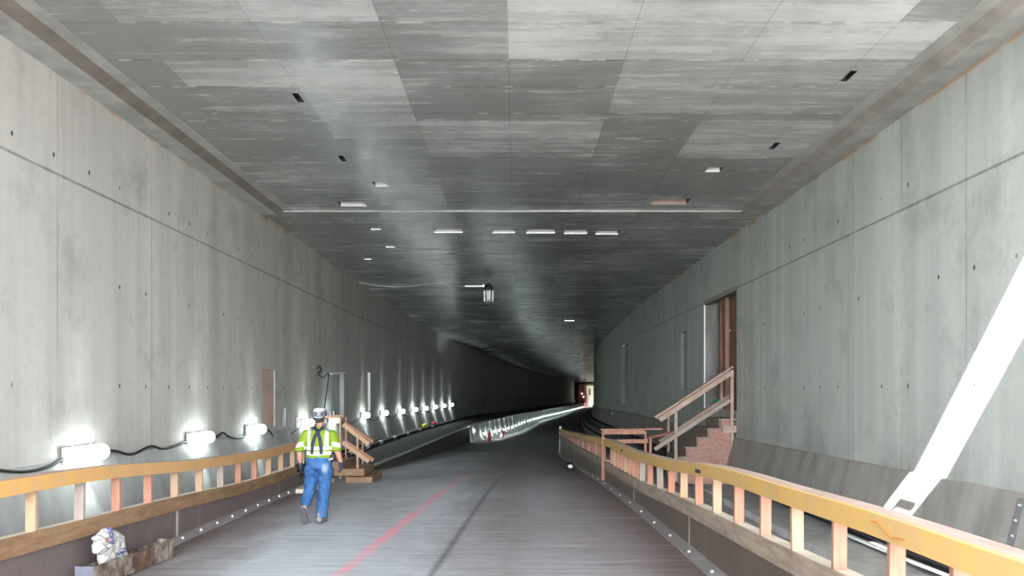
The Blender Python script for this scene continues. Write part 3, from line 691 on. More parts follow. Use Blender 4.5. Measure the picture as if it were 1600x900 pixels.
for i, (px, py) in enumerate(lamp_px):
    y = 10
    for _ in range(60): y = .5*y+.5*(XL(y)+.18)*F/(px-PX)
    loc = Vector((XL(y)+.18, y, (PY-py)/F*y)); LAMPS.append(loc)
    wd = ['nearest', 'second', 'third', 'fourth', 'fifth', 'sixth', 'seventh', 'eighth', 'ninth', 'tenth', 'eleventh', 'twelfth', 'farthest'][i]
    extra = {0: 'largest in view', 1: 'left of the niche', 2: 'by the tan niche', 3: "left of the worker's helmet", 4: "behind the stile's top beam", 5: 'under the white slot'}.get(i, 'beyond the stile')
    o = empty('tube_light', loc, '%s glowing tube lamp in the row along the left wall, %s' % (wd, extra), 'lamp', 'tube lamps along the left wall')
    for k, me in LP.items():
        c = bpy.data.objects.new(me.name, me); C.objects.link(c); c.parent = o
        if k == 'diffuser': c['label'] = 'bright white glowing tube'
    e = 1.0; o.rotation_euler.z = -math.atan((cl(y+.5)-cl(y-.5)))
    spot('lamp_beam', o, loc+Vector((.13, 0, .10)), (-.15, 0, 1), 34*e, 32, .9, .08)
    spot('lamp_beam', o, loc+Vector((.06, 0, -.14)), (-.02, 0, -1), 26*e, 36, .6, .08)
# cable looping from lamp to lamp
bm = bmesh.new(); xw = -6.44
pts = [on_x(px, py, xw) for px, py in ((-60, 725), (0, 735), (40, 737), (75, 729), (108, 714))]
pts += [on_x(px, py, xw) for px, py in ((172, 704), (205, 710), (236, 697), (258, 701), (298, 688))]
pts += [on_x(px, py, xw) for px, py in ((337, 683), (348, 676), (360, 683), (378, 684), (390, 674))]
pts += [on_x(px, py, xw) for px, py in ((418, 671), (432, 690), (446, 687), (462, 672), (478, 664))]
for a, b in zip(LAMPS[3:], LAMPS[4:]):
    for t, s in ((.15, .10), (.5, .28), (.85, .10)):
        y = a.y+(b.y-a.y)*t; pts.append(Vector((XL(y)+.07, y, a.z+(b.z-a.z)*t-s)))
tube(bm, smooth_path(pts, 5), .022, 6)
tag(mesh_obj('power_cable', bm, M['black'], smooth=True), 'black power cable looping along the left wall from lamp to lamp', 'cable')
bm = bmesh.new(); q = [P(495, 583, 23.2), P(503, 590, 23.7), P(512, 584, 24.2), P(511, 610, 24.2), P(507, 638, 24.0)]
q = [Vector((-6.40, -6.40*F/(px-PX), (PY-py)/F*(-6.40*F/(px-PX)))) for px, py in ((496, 576), (499, 572), (502, 578), (497, 584), (505, 590), (513, 583), (512, 600), (509, 622), (506, 644))]
tube(bm, smooth_path(q, 5), .018, 6)
tag(mesh_obj('hanging_cable', bm, M['black'], smooth=True), 'black cable hanging in front of the shallow niche above the worker', 'cable')
bm = bmesh.new(); a = on_x(517, 584.5, -6.42); b = on_x(540, 582, -6.42); beam(bm, a, b, .06, .05); tag(mesh_obj('pale_batten', bm, M['white']), 'short pale batten at the top of the shallow niche on the left wall', 'batten')

# string of small lamps on the far barrier
bm = bmesh.new(); g = bmesh.ops.create_icosphere(bm, subdivisions=2, radius=.085)
for v in bm.verts: v.co.y *= 1.3
far_me = bpy.data.meshes.new('string_lamp'); bm.to_mesh(far_me); bm.free(); far_me.materials.append(M['glow_far'])
y = 50.0; n = 0; sg = 'small lamps strung along the far barrier'
first = True
while y < 205:
    o = bpy.data.objects.new('string_lamp', far_me); C.objects.link(o)
    o.location = (xe(y)+.32, y, zf(y)+.42)
    tag(o, 'small bright lamp in the long row along the foot of the far curving barrier', 'lamp', sg)
    if y < 150:
        spot('lamp_beam', o, Vector(o.location)+Vector((.0, 0, .12)), (-.42, 0, 1), 300, 19, .6, .04)
        spot('lamp_beam', o, Vector(o.location)+Vector((.1, 0, .0)), (.84, -.05, -.54), 480, 34, .5, .04)
    y += 2.0 if y < 57 else 2.8 if y < 63 else 4.0
# lamp on a short post at the end of the dark barrier
lp0 = Vector((xe(47.4)+.05, 47.4, (PY-673)/F*47.4))
o = empty('post_lamp', (lp0.x, 47.4, zf(47.4)), 'bright lamp on a short post at the end of the dark left barrier', 'lamp')
bm = bmesh.new(); tube(bm, [(lp0.x-.15, 47.45, zf(47.4)), (lp0.x-.10, 47.45, lp0.z)], .05); mesh_obj('post', bm, M['white'], o)
bm = bmesh.new(); bmesh.ops.create_icosphere(bm, subdivisions=2, radius=.11, matrix=Matrix.Translation(lp0)); mesh_obj('bulb', bm, M['glow_far'], o)

# ------------------------------------------------------------------ pendant under the ceiling, conduit
Yp = 28.2; zcp = zc(Yp); xp = (763.5-PX)/F*Yp
o = empty('pendant_lamp', (xp, Yp, zcp), 'caged pendant work lamp hanging from the middle of the ceiling', 'lamp')
bm = bmesh.new(); tube(bm, [(xp, Yp, zcp), (xp, Yp, zcp-.22)], .012, 6); mesh_obj('stem', bm, M['galv'], o)
bm = bmesh.new(); lathe(bm, [(.05, .02), (.09, 0), (.18, -.12), (.20, -.26), (.10, -.26)], (xp, Yp, zcp-.20), 18); mesh_obj('canopy', bm, M['black'], o, True)
bm = bmesh.new(); lathe(bm, [(.03, 0), (.075, -.10), (.085, -.24), (.05, -.36)], (xp, Yp, zcp-.46), 14); mesh_obj('bulb', bm, plain('frosted_glass', (.75, .78, .78), .25), o, True)
bm = bmesh.new()
for k in range(10):
    a = 2*PI*k/10; tube(bm, [(xp+.19*math.cos(a), Yp+.19*math.sin(a), zcp-.44), (xp+.19*math.cos(a), Yp+.19*math.sin(a), zcp-.88), (xp, Yp, zcp-.93)], .009, 5)
for z in (-.6, -.75, -.88):
    tube(bm, [(xp+.19*math.cos(2*PI*k/16), Yp+.19*math.sin(2*PI*k/16), zcp+z) for k in range(17)], .008, 5)
mesh_obj('cage', bm, M['galv'], o)
bm = bmesh.new(); q = []
for px, py in ((560, 440), (600, 446), (640, 446), (680, 441), (716, 446), (735, 447), (760, 448)):
    Y = zc(28)*F/(PY-py); Y = min(Y, 30); q.append((((px-PX)/F*Y), Y, zc(Y)-.03))
tube(bm, smooth_path(q, 4), .014, 6); tag(mesh_obj('ceiling_cable', bm, M['white'], smooth=True), 'thin white cable running across the ceiling to the pendant lamp', 'cable')

# ------------------------------------------------------------------ cones, markers, small things
def cone(px, py, Y, h, label):
    x = (px-PX)/F*Y; z = zf(Y)
    o = empty('traffic_cone', (x, Y, z), label, 'cone')
    bm = bmesh.new(); box(bm, (x-.2, Y-.2, z), (x+.2, Y+.2, z+.04), .01); mesh_obj('base', bm, M['black'], o)
    bm = bmesh.new(); lathe(bm, [(.15, .04), (.10, h*.5), (.08, h*.52)], (x, Y, z), 14); lathe(bm, [(.07, h*.7), (.035, h), (.02, h)], (x, Y, z), 14); mesh_obj('body', bm, plain('cone_orange', (.72, .10, .05), .5), o, True)
    bm = bmesh.new(); lathe(bm, [(.085, h*.5), (.068, h*.72)], (x, Y, z), 14); mesh_obj('reflective_band', bm, M['white'], o, True)
cone(903.5, 665, 84, 1.0, 'lone orange and white traffic cone standing on the far roadway')
def drum(px, Y, h, label):
    x = (px-PX)/F*Y; z = zf(Y)
    o = empty('delineator_post', (x, Y, z), label, 'marker')
    bm = bmesh.new(); lathe(bm, [(.14, 0), (.14, .05), (.095, .06), (.085, h*.72)], (x, Y, z), 14); mesh_obj('body', bm, plain('marker_red', (.55, .07, .09), .5), o, True)
    bm = bmesh.new(); lathe(bm, [(.09, h*.72), (.085, h*.86)], (x, Y, z), 14); lathe(bm, [(.07, h*.9), (.085, h*.95), (.045, h)], (x, Y, z), 14); mesh_obj('white_band', bm, M['white'], o, True)
drum(764.5, 47.5, .95, 'red and white marker post before the first string lamps')
drum(784.5, 54, .75, 'short dark red marker post among the string lamps')
bm = bmesh.new(); lathe(bm, [(.25, 0), (.24, .03), (.06, .3), (.02, 1.1)], (xe(74)+1.0, 74, zf(74)), 12); tag(mesh_obj('white_cone', bm, M['white']), 'tall white cone by the middle of the string lamps', 'cone')
# black hose bag against the right curb
Yb = 21.5; xb = (888-PX)/F*Yb
bm = bmesh.new(); bmesh.ops.create_icosphere(bm, subdivisions=3, radius=1)
for v in bm.verts:
    n_ = noise.noise(v.co*1.8)*.18
    v.co = Vector((v.co.x*.19*(1+n_)+xb, v.co.y*.28*(1+n_)+Yb, max(v.co.z, -.75)*.13*(1+n_)+zf(Yb)+.098))
o = tag(mesh_obj('sandbag', bm, M['black'], smooth=True), 'small black bag lying on the deck against the right curb', 'bag')
bm = bmesh.new(); bmesh.ops.create_icosphere(bm, subdivisions=2, radius=1)
for v in bm.verts: v.co = Vector((v.co.x*.085+xb+.05, v.co.y*.08+Yb-.25, v.co.z*.06+zf(Yb)+.11))
mesh_obj('white_patch', bm, M['white'], o, True)
# bits of rag on the left pipe
def rag(px, py, col, label, s):
    y = 36.5; x = XL(y)+.62; y = x*F/(px-PX); x = XL(y)+.62
    bm = bmesh.new(); bmesh.ops.create_icosphere(bm, subdivisions=3, radius=1)
    for v in bm.verts:
        n_ = noise.noise(v.co*2.1+Vector((px, 0, 0)))*.8
        v.co = Vector((v.co.x*.17*(1+n_)+x, v.co.y*.2*s*(1+n_)+y, max(-.8, v.co.z)*.10*(1+n_)+zw(y)+.27))
    tag(mesh_obj('rag', bm, plain('rag_'+label[:6], col, .8), smooth=True), label, 'rag')
rag(657, 667, (.62, .58, .08), 'small yellow rag left on the black pipe at the left wall', 1.2)
rag(667, 667, (.55, .06, .10), 'small red rag left on the black pipe beside the yellow one', 1.0)
# small red and white tag on the left wall
a = on_x(466, 660, -6.46); bm = bmesh.new(); box(bm, (-6.49, a.y-.12, a.z-.16), (-6.45, a.y+.12, a.z+.16), .01); o = tag(mesh_obj('wall_tag', bm, M['white']), 'small red and white tag fixed low on the left wall', 'tag')
bm = bmesh.new(); box(bm, (-6.45, a.y-.06, a.z-.03), (-6.44, a.y+.06, a.z+.09)); mesh_obj('red_patch', bm, plain('tag_red', (.5, .08, .08), .6), o)

# ------------------------------------------------------------------ far end of the tunnel
Ye = 216; zfl = zf(Ye)
A = lambda px: (px-PX)/F*Ye
Z = lambda py: (PY-py)/F*Ye
bm = bmesh.new(); box(bm, (A(880), Ye+4, zfl), (A(960), Ye+4.4, 6)); tag(mesh_obj('wall_end', bm, M['walk']), kind='structure')
o = empty('steel_portal', (A(910), Ye, zfl), 'dark maroon steel frame with two lights closing the far end', 'machine')
mar = plain('maroon_steel', (.10, .02, .025), .5)
bm = bmesh.new(); box(bm, (A(904), Ye, Z(638)), (A(908), Ye+.8, Z(600)), .05); mesh_obj('upright', bm, mar, o)
bm = bmesh.new(); box(bm, (A(912), Ye, Z(636)), (A(916.5), Ye+.8, Z(602)), .05); mesh_obj('upright', bm, mar, o)
bm = bmesh.new()
for k in range(6): beam(bm, (A(905), Ye+.5, Z(602+6*k)), (A(915), Ye+.5, Z(608+4.6*k)), .4, .5)
mesh_obj('lattice', bm, mar, o)
bm = bmesh.new(); box(bm, (A(903), Ye-.3, Z(602)), (A(934), Ye+1.0, Z(599.3)), .05); mesh_obj('top_beam', bm, M['black'], o)
for px, py in ((909, 615), (911.5, 620)):
    bm = bmesh.new(); bmesh.ops.create_icosphere(bm, subdivisions=2, radius=.22, matrix=Matrix.Translation((A(px), Ye-.3, Z(py)))); mesh_obj('light', bm, emit('portal_light', (1, .85, .85), 4), o)
bm = bmesh.new(); box(bm, (A(916.6), Ye+1.2, zfl), (A(936), Ye+1.6, Z(602.5))); e = tag(mesh_obj('wall_end', bm, plain('cream_wall', (.72, .70, .58), .8)), kind='structure')
bm = bmesh.new(); box(bm, (A(921.2), Ye+1.0, Z(617)), (A(923), Ye+1.25, Z(607))); mesh_obj('slot', bm, M['black'], e)
L = bpy.data.lights.new('end_bay_lamp', 'AREA'); L.energy = 60; L.size = 2.5; L.color = (1, .95, .8)
o = bpy.data.objects.new('end_bay_lamp', L); C.objects.link(o); o.location = (A(924), Ye-2.5, Z(604)); o.rotation_euler = (math.radians(50), 0, 0)

# ------------------------------------------------------------------ rusty tray and bag at lower left
def tray():
    a, b, c, d = Vector((-4.33, 8.9)), Vector((-4.50, 7.50)), Vector((-4.715, 7.53)), Vector((-4.545, 8.93))
    z0, z1 = -2.085, -1.865
    o = empty('steel_tray', (-4.5, 8.2, -2.1), 'rusty open steel tray on the deck against the left curb', 'tray')
    def side(name, p, q, mat, zt0=z1, zt1=z1):
        m = bmesh.new(); dv = (q-p).normalized(); nv = Vector((-dv.y, dv.x))*.012
        v = [m.verts.new((r.x+s*nv.x, r.y+s*nv.y, z)) for r, z in ((p, z0), (q, z0), (q, zt1), (p, zt0)) for s in (-1, 1)]
        for f in ((0, 2, 4, 6), (1, 7, 5, 3), (0, 1, 3, 2), (2, 3, 5, 4), (4, 5, 7, 6), (6, 7, 1, 0)): m.faces.new([v[i] for i in f])
        return mesh_obj(name, m, mat, o)
    side('long_side', a, b, M['rust']); side('end_plate', b, c, steel('pale_end_plate', (.09, .09, .11), (.17, .175, .22), .6)); side('long_side', c, d, M['rust'], z1-.03, z1-.03); side('end_plate', d, a, M['rust'])
    m = bmesh.new(); m.faces.new([m.verts.new((p.x, p.y, z0+.01)) for p in (a, b, c, d)]); mesh_obj('bottom', m, M['rust'], o)
    return o
tray()

def remeshed(bm, voxel, smooth_it=3, name='tmp'):
    me = bpy.data.meshes.new(name); bm.to_mesh(me); bm.free()
    o = bpy.data.objects.new(name, me); C.objects.link(o)
    r = o.modifiers.new('r', 'REMESH'); r.mode = 'VOXEL'; r.voxel_size = voxel
    s = o.modifiers.new('s', 'SMOOTH'); s.iterations = smooth_it; s.factor = .5
    dg = bpy.context.evaluated_depsgraph_get(); dg.update()
    out = bpy.data.meshes.new_from_object(o.evaluated_get(dg))
    bpy.data.objects.remove(o); out.name = name
    return out
def ell(bm, c, r, sub=2, rot=None):
    m = Matrix.Translation(Vector(c))
    if rot: m = m @ rot
    bmesh.ops.create_icosphere(bm, subdivisions=sub, radius=1, matrix=m @ Matrix.Diagonal(Vector((r[0], r[1], r[2], 1))))
def chain(bm, pts, dens=.35, sub=2):
    """pts: (x, y, z, rx, ry, rz); overlapping ellipsoids between them"""
    for a, b in zip(pts, pts[1:]):
        L = (Vector(b[:3])-Vector(a[:3])).length; n = max(1, int(L/(dens*min(min(a[3:]), min(b[3:])))))
        for k in range(n+1):
            t = k/n; v = [a[i]+(b[i]-a[i])*t for i in range(6)]
            ell(bm, v[:3], v[3:], sub)

def text_mesh(txt, size):
    cu = bpy.data.curves.new('t', 'FONT'); cu.body = txt; cu.size = size; cu.align_x = 'CENTER'; cu.align_y = 'CENTER'; cu.resolution_u = 3; cu.offset = size*.03
    o = bpy.data.objects.new('t', cu); C.objects.link(o); dg = bpy.context.evaluated_depsgraph_get(); dg.update()
    me = bpy.data.meshes.new_from_object(o.evaluated_get(dg)); bpy.data.objects.remove(o); return me
def bag():
    Y0 = 7.95; c = Vector((-4.575, Y0, -2.07)); k = Y0/F
    # outline of the slumped sack in its own upright plane along the tray, then puffed up and creased
    X0 = -4.585
    out = []
    for px, py in ((160, 902), (156.5, 880), (154.4, 867), (147.8, 865.5), (148.2, 854.7), (149, 847.6), (146, 843.8), (147, 838.8), (156.6, 831.8), (158.5, 828.4), (164, 824.6), (174, 827.4),
                   (182, 829.6), (188, 833.7), (191.5, 838.8), (193, 850.3), (195.5, 864), (196, 886)):
        Y = X0*F/(px-PX); out.append((Y, max(-2.068, (PY-py)/F*Y)))
    ys_ = [p[0] for p in out]; zs_ = [p[1] for p in out]; st = .0055
    def inside(y, z):
        c = False
        for (ya, za), (yb, zb) in zip(out, out[1:]+out[:1]):
            if (za > z) != (zb > z) and y < (yb-ya)*(z-za)/(zb-za)+ya: c = not c
        return c
    def edge(y, z):
        d = 9
        for (ya, za), (yb, zb) in zip(out, out[1:]+out[:1]):
            L2 = (yb-ya)**2+(zb-za)**2; t = max(0, min(1, ((y-ya)*(yb-ya)+(z-za)*(zb-za))/L2))
            d = min(d, math.hypot(y-ya-t*(yb-ya), z-za-t*(zb-za)))
        return d
    ny = int((max(ys_)-min(ys_))/st)+2; nz = int((max(zs_)-min(zs_))/st)+2
    bm = bmesh.new(); G = {}
    for i in range(ny):
        for j in range(nz):
            y, z = min(ys_)+i*st, min(zs_)+j*st
            if not inside(y, z): continue
            d = edge(y, z); t = .062*math.sqrt(max(0, 1-(1-min(d/.10, 1))**2))
            w_ = Vector((0, y*1.0+z*.7, z-y*.5))
            cr = (abs(noise.noise(w_*8))-.25)*.040+(abs(noise.noise(w_*19+Vector((3, 1, 2))))-.25)*.016
            if z > -1.72 and y < 7.86: cr += .02*math.sin((y*.8+z)*70)
            k = min(1, d/.03)
            G[(i, j)] = (bm.verts.new((X0+t-cr*k, y, z)), bm.verts.new((X0-t+cr*k*.5, y, z)))
    used = {}
    for (i, j) in list(G):
        q = [(i, j), (i+1, j), (i+1, j+1), (i, j+1)]
        if all(c in G for c in q):
            bm.faces.new([G[c][0] for c in q]); bm.faces.new([G[c][1] for c in reversed(q)])
            for e in zip(q, q[1:]+q[:1]):
                kk = tuple(sorted(e)); used[kk] = used.get(kk, 0)+1
    for (p_, q_), n_ in used.items():
        if n_ == 1: bm.faces.new((G[p_][0], G[q_][0], G[q_][1], G[p_][1]))
    for v in [v for v in bm.verts if not v.link_faces]: bm.verts.remove(v)
    bmesh.ops.recalc_face_normals(bm, faces=bm.faces)
    for _ in range(2): bmesh.ops.smooth_vert(bm, verts=bm.verts, factor=.4, use_axis_x=True, use_axis_y=True, use_axis_z=True)
    me = bpy.data.meshes.new('paper_sack'); bm.to_mesh(me); bm.free()
    o = me_obj('paper_sack', me, plain('sack_paper', (.33, .32, .31), .7, var=.15, scale=5), None, True)
    tag(o, 'crumpled white printed sack standing in the rusty tray', 'sack')
    bv = BVHTree.FromPolygons([v.co.copy() for v in me.vertices], [list(p.vertices) for p in me.polygons])
    eye = Vector((0, 0, 0))
    def project(me2, px, py, rot, mat, name, sc=1.0):
        R = Matrix.Rotation(rot, 3, 'Z'); ok = True
        b = bmesh.new(); b.from_mesh(me2); bpy.data.meshes.remove(me2)
        bmesh.ops.triangulate(b, faces=b.faces); bmesh.ops.subdivide_edges(b, edges=b.edges, cuts=2, use_grid_fill=True)
        for v in b.verts:
            w = R @ v.co
            d = P(px+w.x, py-w.y, 1.0).normalized(); pt = d*8.9; st = d*5.5
            h = bv.ray_cast(st, d)
            v.co = h[0]-d*.004 if h[0] else pt
        return mesh_obj(name, b, mat, o)
    blue = plain('sack_blue', (.03, .07, .30), .6); red = plain('sack_red', (.68, .16, .13), .6)
    project(text_mesh('FUOO', 9.5), 174, 837, math.radians(102), blue, 'printed_letters')
    project(text_mesh('D', 7.0), 168, 843.5, math.radians(102), red, 'printed_letter')
    # blue emblem: rounded leaves
    for (px, py, s, r) in ((191, 863, 4.6, .5), (186, 866, 3.6, -.7), (193, 857, 3.2, .2)):
        m = bpy.data.meshes.new('e'); b = bmesh.new()
        vs = [b.verts.new((s*math.cos(a)*(1 if a < PI else .8), s*.38*math.sin(a), 0)) for a in [2*PI*i/14 for i in range(14)]]; b.faces.new(vs); b.to_mesh(m); b.free()
        project(m, px, py, r, blue, 'printed_emblem')
    m = bpy.data.meshes.new('e'); b = bmesh.new(); b.faces.new([b.verts.new(p) for p in ((-2, 2, 0), (1.5, 1, 0), (.5, -2, 0))]); b.to_mesh(m); b.free(); project(m, 169, 857, 0, blue, 'printed_mark')
bag()

# ------------------------------------------------------------------ the worker, walking away on the left
def worker():
    W = Vector((P(497, 824, 11.25).x, 11.25, -2.1)); kx = 11.25/F
    lx = lambda px: (px-497)*kx
    lz = lambda py: (PY-py)*kx+2.1 if False else (824.6-py)*kx
    root = empty('person', W, 'person in lime high-visibility shirt, blue jeans and white hard hat walking away', 'person')
    def put(name, me, mat, parent=root, smooth=True):
        o = bpy.data.objects.new(name, me); C.objects.link(o); o.parent = parent
        for m in (mat if isinstance(mat, list) else [mat]): me.materials.append(m)
        if smooth:
            for p in me.polygons: p.use_smooth = True
        return o
    skin = plain('skin', (.34, .175, .125), .55, var=.08); 
    cx = .02
    # joints
    Ls, Le, Lw, Lh = (-.185, .0, 1.43), (-.285, -.03, 1.16), (-.295, .03, .96), (-.292, .05, .90)
    Rs, Re, Rw, Rh = (.225, .0, 1.43), (.305, -.02, 1.17), (.352, .04, .975), (.362, .06, .915)
    Lhip, Lkn, Lan = (-.085, 0, .90), (-.145, .05, .53), (-.150, -.22, .27)
    Rhip, Rkn, Ran = (.115, 0, .90), (.085, .04, .50), (.045, .0, .10)
    # ---- body: one continuous skin surface
    bm = bmesh.new()
    chain(bm, [(cx, 0, .92, .16, .10, .08), (cx, 0, 1.10, .15, .095, .08), (cx, 0, 1.28, .165, .10, .08), (cx, .0, 1.42, .165, .085, .06), (cx, .0, 1.47, .10, .07, .05)])
    chain(bm, [(cx, .005, 1.47, .062, .062, .05), (cx, .025, 1.58, .056, .06, .05)])
    ell(bm, (cx, .03, 1.685), (.077, .098, .112), 3); ell(bm, (cx, .075, 1.625), (.052, .055, .05), 3)      # skull, jaw
    ell(bm, (cx, .128, 1.665), (.012, .022, .02), 2); ell(bm, (cx, .118, 1.625), (.022, .012, .008), 2)      # nose, mouth
    for s in (-1, 1):
        ell(bm, (cx+s*.082, .02, 1.66), (.012, .02, .033), 2); ell(bm, (cx+s*.032, .112, 1.69), (.016, .01, .011), 2)
    for s_, e_, w_, h_ in ((Ls, Le, Lw, Lh), (Rs, Re, Rw, Rh)):
        chain(bm, [s_+(.062,)*3, e_+(.047,)*3, tuple((a+b)/2 for a, b in zip(e_, w_))+(.046,)*3, w_+(.033, .028, .033), h_+(.036, .024, .045)], .4)
        sx = -1 if h_[0] < 0 else 1
        for j, (dy, L_) in enumerate(((-.030, .062), (-.010, .074), (.011, .072), (.031, .058))):
            x, y, z = h_; y += dy; z -= .035
            chain(bm, [(x, y, z, .0095, .0095, .0095), (x-sx*.012, y+.004, z-L_*.5, .009, .009, .009), (x-sx*.034, y+.006, z-L_*.85, .008, .008, .008)], .6)
        x, y, z = h_
        chain(bm, [(x-sx*.02, y+.03, z+.02, .012, .012, .012), (x-sx*.035, y+.058, z-.015, .011, .011, .011), (x-sx*.042, y+.062, z-.045, .009, .009, .009)], .6)
    for hp, kn, an in ((Lhip, Lkn, Lan), (Rhip, Rkn, Ran)):
        chain(bm, [hp+(.085, .085, .08), kn+(.055, .058, .055), tuple(.6*a+.4*b for a, b in zip(kn, an))+(.056,)*3, an+(.04, .045, .04)], .4)
    put('body', remeshed(bm, .007, 2, 'body'), skin)
    body = root.children[0]
    # ---- shirt
    bm = bmesh.new()
    chain(bm, [(cx-.005, 0, 1.055, .212, .145, .05), (cx, 0, 1.15, .208, .14, .07), (cx, -.005, 1.28, .212, .14, .08), (cx, -.01, 1.40, .205, .125, .07), (cx, 0, 1.475, .12, .085, .04)])
    ell(bm, (cx, .005, 1.525), (.072, .072, .028), 2)
    for s_, e_ in ((Ls, Le), (Rs, Re)):
        t = .97; en = tuple(a+(b-a)*t for a, b in zip(s_, e_)); md = tuple((a+b)/2 for a, b in zip(s_, en))
        chain(bm, [(s_[0], s_[1]-.005, s_[2]-.01, .082, .092, .075), md+(.086, .094, .07), en+(.083, .088, .035)], .35)
    me = remeshed(bm, .008, 3, 'shirt')
    for v in me.vertices:
        n_ = noise.noise(Vector((v.co.x*6, v.co.y*6, v.co.z*4)))*.009+noise.noise(Vector(v.co)*15)*.003
        v.co += v.normal*n_
    t = NT('hi_vis_shirt'); x, y, z = t.xyz(); nn = t.noise(6, 3)
    lime = t.mix(nn, (.115, .18, .012), (.165, .235, .02))
    inz = lambda a, b: t.math('MULTIPLY', t.math('GREATER_THAN', z, a), t.math('LESS_THAN', z, b))
    ax = t.math('ABSOLUTE', t.math('SUBTRACT', x, cx))
    vert = t.math('MULTIPLY', t.math('MULTIPLY', t.math('GREATER_THAN', ax, .112), t.math('LESS_THAN', ax, .166)), inz(1.2, 1.6))
    tors = t.math('LESS_THAN', ax, .226)
    zz = t.math('ADD', z, t.math('MULTIPLY', t.math('SUBTRACT', nn, .5), .03))
    slo = t.math('ADD', z, t.math('MULTIPLY', ax, .16))
    band = lambda a, b, q_: t.math('MULTIPLY', t.math('GREATER_THAN', q_, a), t.math('LESS_THAN', q_, b))
    hz = t.math('MULTIPLY', tors, t.math('MAXIMUM', band(1.175, 1.23, zz), band(1.098, 1.150, zz)))
    sl = t.math('MULTIPLY', t.math('SUBTRACT', 1.0, tors), band(1.232, 1.302, t.math('SUBTRACT', z, t.math('MULTIPLY', t.math('SUBTRACT', ax, .26), -.25))))
    wmask = t.math('MAXIMUM', t.math('MAXIMUM', vert, hz), sl)
    c = t.mix(wmask, lime, (.60, .64, .62)); t.bump(t.noise(14, 3), .004, .4)
    shirt_m = t.out(c, .75, 0, .2)
    shirt = put('shirt', me, shirt_m); sb = BVHTree.FromPolygons([v.co.copy() for v in me.vertices], [list(p.vertices) for p in me.polygons])
    # ---- jeans
    bm = bmesh.new()
    chain(bm, [(cx-.005, 0, 1.085, .200, .137, .03), (cx, -.01, .99, .213, .152, .06), (cx, -.015, .91, .205, .155, .07)], .3)
    chain(bm, [(Lhip[0]-.01, -.005, .88, .125, .145, .08), (-.12, .03, .70, .110, .115, .08), Lkn+(.100, .10, .08), (-.155, -.06, .41, .094, .092, .06), (-.155, -.15, .335, .088, .085, .045)], .3)
    chain(bm, [(Rhip[0]+.0, -.005, .88, .125, .145, .08), (.105, .02, .70, .115, .12, .08), Rkn+(.100, .105, .08), (.066, .02, .28, .096, .10, .06), (.052, .01, .115, .092, .105, .045)], .3)
    me = remeshed(bm, .009, 2, 'jeans')
    for v in me.vertices:
        k = 1.0 if v.co.z < .85 else .5
        n_ = noise.noise(Vector((v.co.x*5, v.co.y*5, v.co.z*11+v.co.x*9)))*.014*k+noise.noise(Vector((v.co.x*12, v.co.y*12, v.co.z*22)))*.006*k
        v.co += v.normal*n_
    t = NT('denim'); x, y, z = t.xyz(); n1 = t.noise(5, 4, .6, (1, 1, .7)); n2 = t.noise(16, 3, .6)
    c = t.mix(t.ramp(n1, .3, .7), (.008, .038, .125), (.034, .10, .235)); c = t.mix(t.ramp(n2, .45, .7, 0, .4), c, (.07, .15, .28))
    d = t.math('SQRT', t.math('ADD', t.math('POWER', t.math('DIVIDE', t.math('SUBTRACT', x, .145), .055), 2.0), t.math('POWER', t.math('DIVIDE', t.math('SUBTRACT', z, .89), .085), 2.0)))
    fade = t.math('MULTIPLY', t.math('MULTIPLY', t.ramp(t.math('ADD', d, t.math('MULTIPLY', n2, 1.1)), 1.0, 1.7, .85, 0), t.math('LESS_THAN', y, 0.0)), 1.0)
    c = t.mix(fade, c, (.20, .24, .31)); c = t.mix(t.ramp(z, .05, .3, .35, 0), c, (.12, .15, .2))
    seam = t.math('MULTIPLY', t.math('LESS_THAN', t.math('ABSOLUTE', t.math('SUBTRACT', x, cx-.002)), .006), t.math('GREATER_THAN', z, .80))
    c = t.mix(t.math('MULTIPLY', seam, .6), c, (.03, .08, .2)); t.bump(n2, .004, .4)
    put('jeans', me, t.out(c, .8, 0, .2))
    # ---- suspenders laid onto the back of the shirt
    navy = plain('suspender_navy', (.016, .022, .045), .7)
    def strap(name, pts, w):
        path = smooth_path([Vector((p[0], 0, p[1])) for p in pts], 8); b = bmesh.new(); L_, R_ = [], []
        for i, p in enumerate(path):
            d = (path[min(i+1, len(path)-1)]-path[max(0, i-1)]).normalized(); s = Vector((d.z, 0, -d.x))*w/2
            for lst, q in ((L_, p+s), (R_, p-s)):
                h = sb.ray_cast(Vector((q.x, -1, q.z)), Vector((0, 1, 0)))
                yy = h[0].y if h[0] else -.08
                lst.append((b.verts.new((q.x, yy-.010, q.z)), b.verts.new((q.x, yy+.004, q.z))))
        for i in range(len(path)-1):
            b.faces.new((L_[i][0], R_[i][0], R_[i+1][0], L_[i+1][0])); b.faces.new((L_[i][0], L_[i+1][0], L_[i+1][1], L_[i][1])); b.faces.new((R_[i][0], R_[i][1], R_[i+1][1], R_[i+1][0]))
        m = bpy.data.meshes.new(name); bmesh.ops.recalc_face_normals(b, faces=b.faces); b.to_mesh(m); b.free(); return put(name, m, navy, shirt)
    strap('suspender', [(lx(491.5), lz(673.5)), (lx(495), lz(677)), (lx(500.5), lz(684)), (lx(504.5), lz(698)), (lx(505.5), lz(716))], .05)
    strap('suspender', [(lx(508.5), lz(673.5)), (lx(504), lz(677)), (lx(498), lz(684)), (lx(493), lz(698)), (lx(490.5), lz(716))], .05)
    # ---- hard hat
    hx, hy, hz_ = cx, .028, 1.712
    t = NT('hard_hat'); x, y, z = t.xyz(); vo = t.n.new('ShaderNodeTexVoronoi'); t.lk(t.map((26, 26, 26)), vo.inputs['Vector'])
    st = t.mix(t.ramp(vo.outputs['Color'], .2, .8), (.008, .010, .022), (.16, .16, .20))
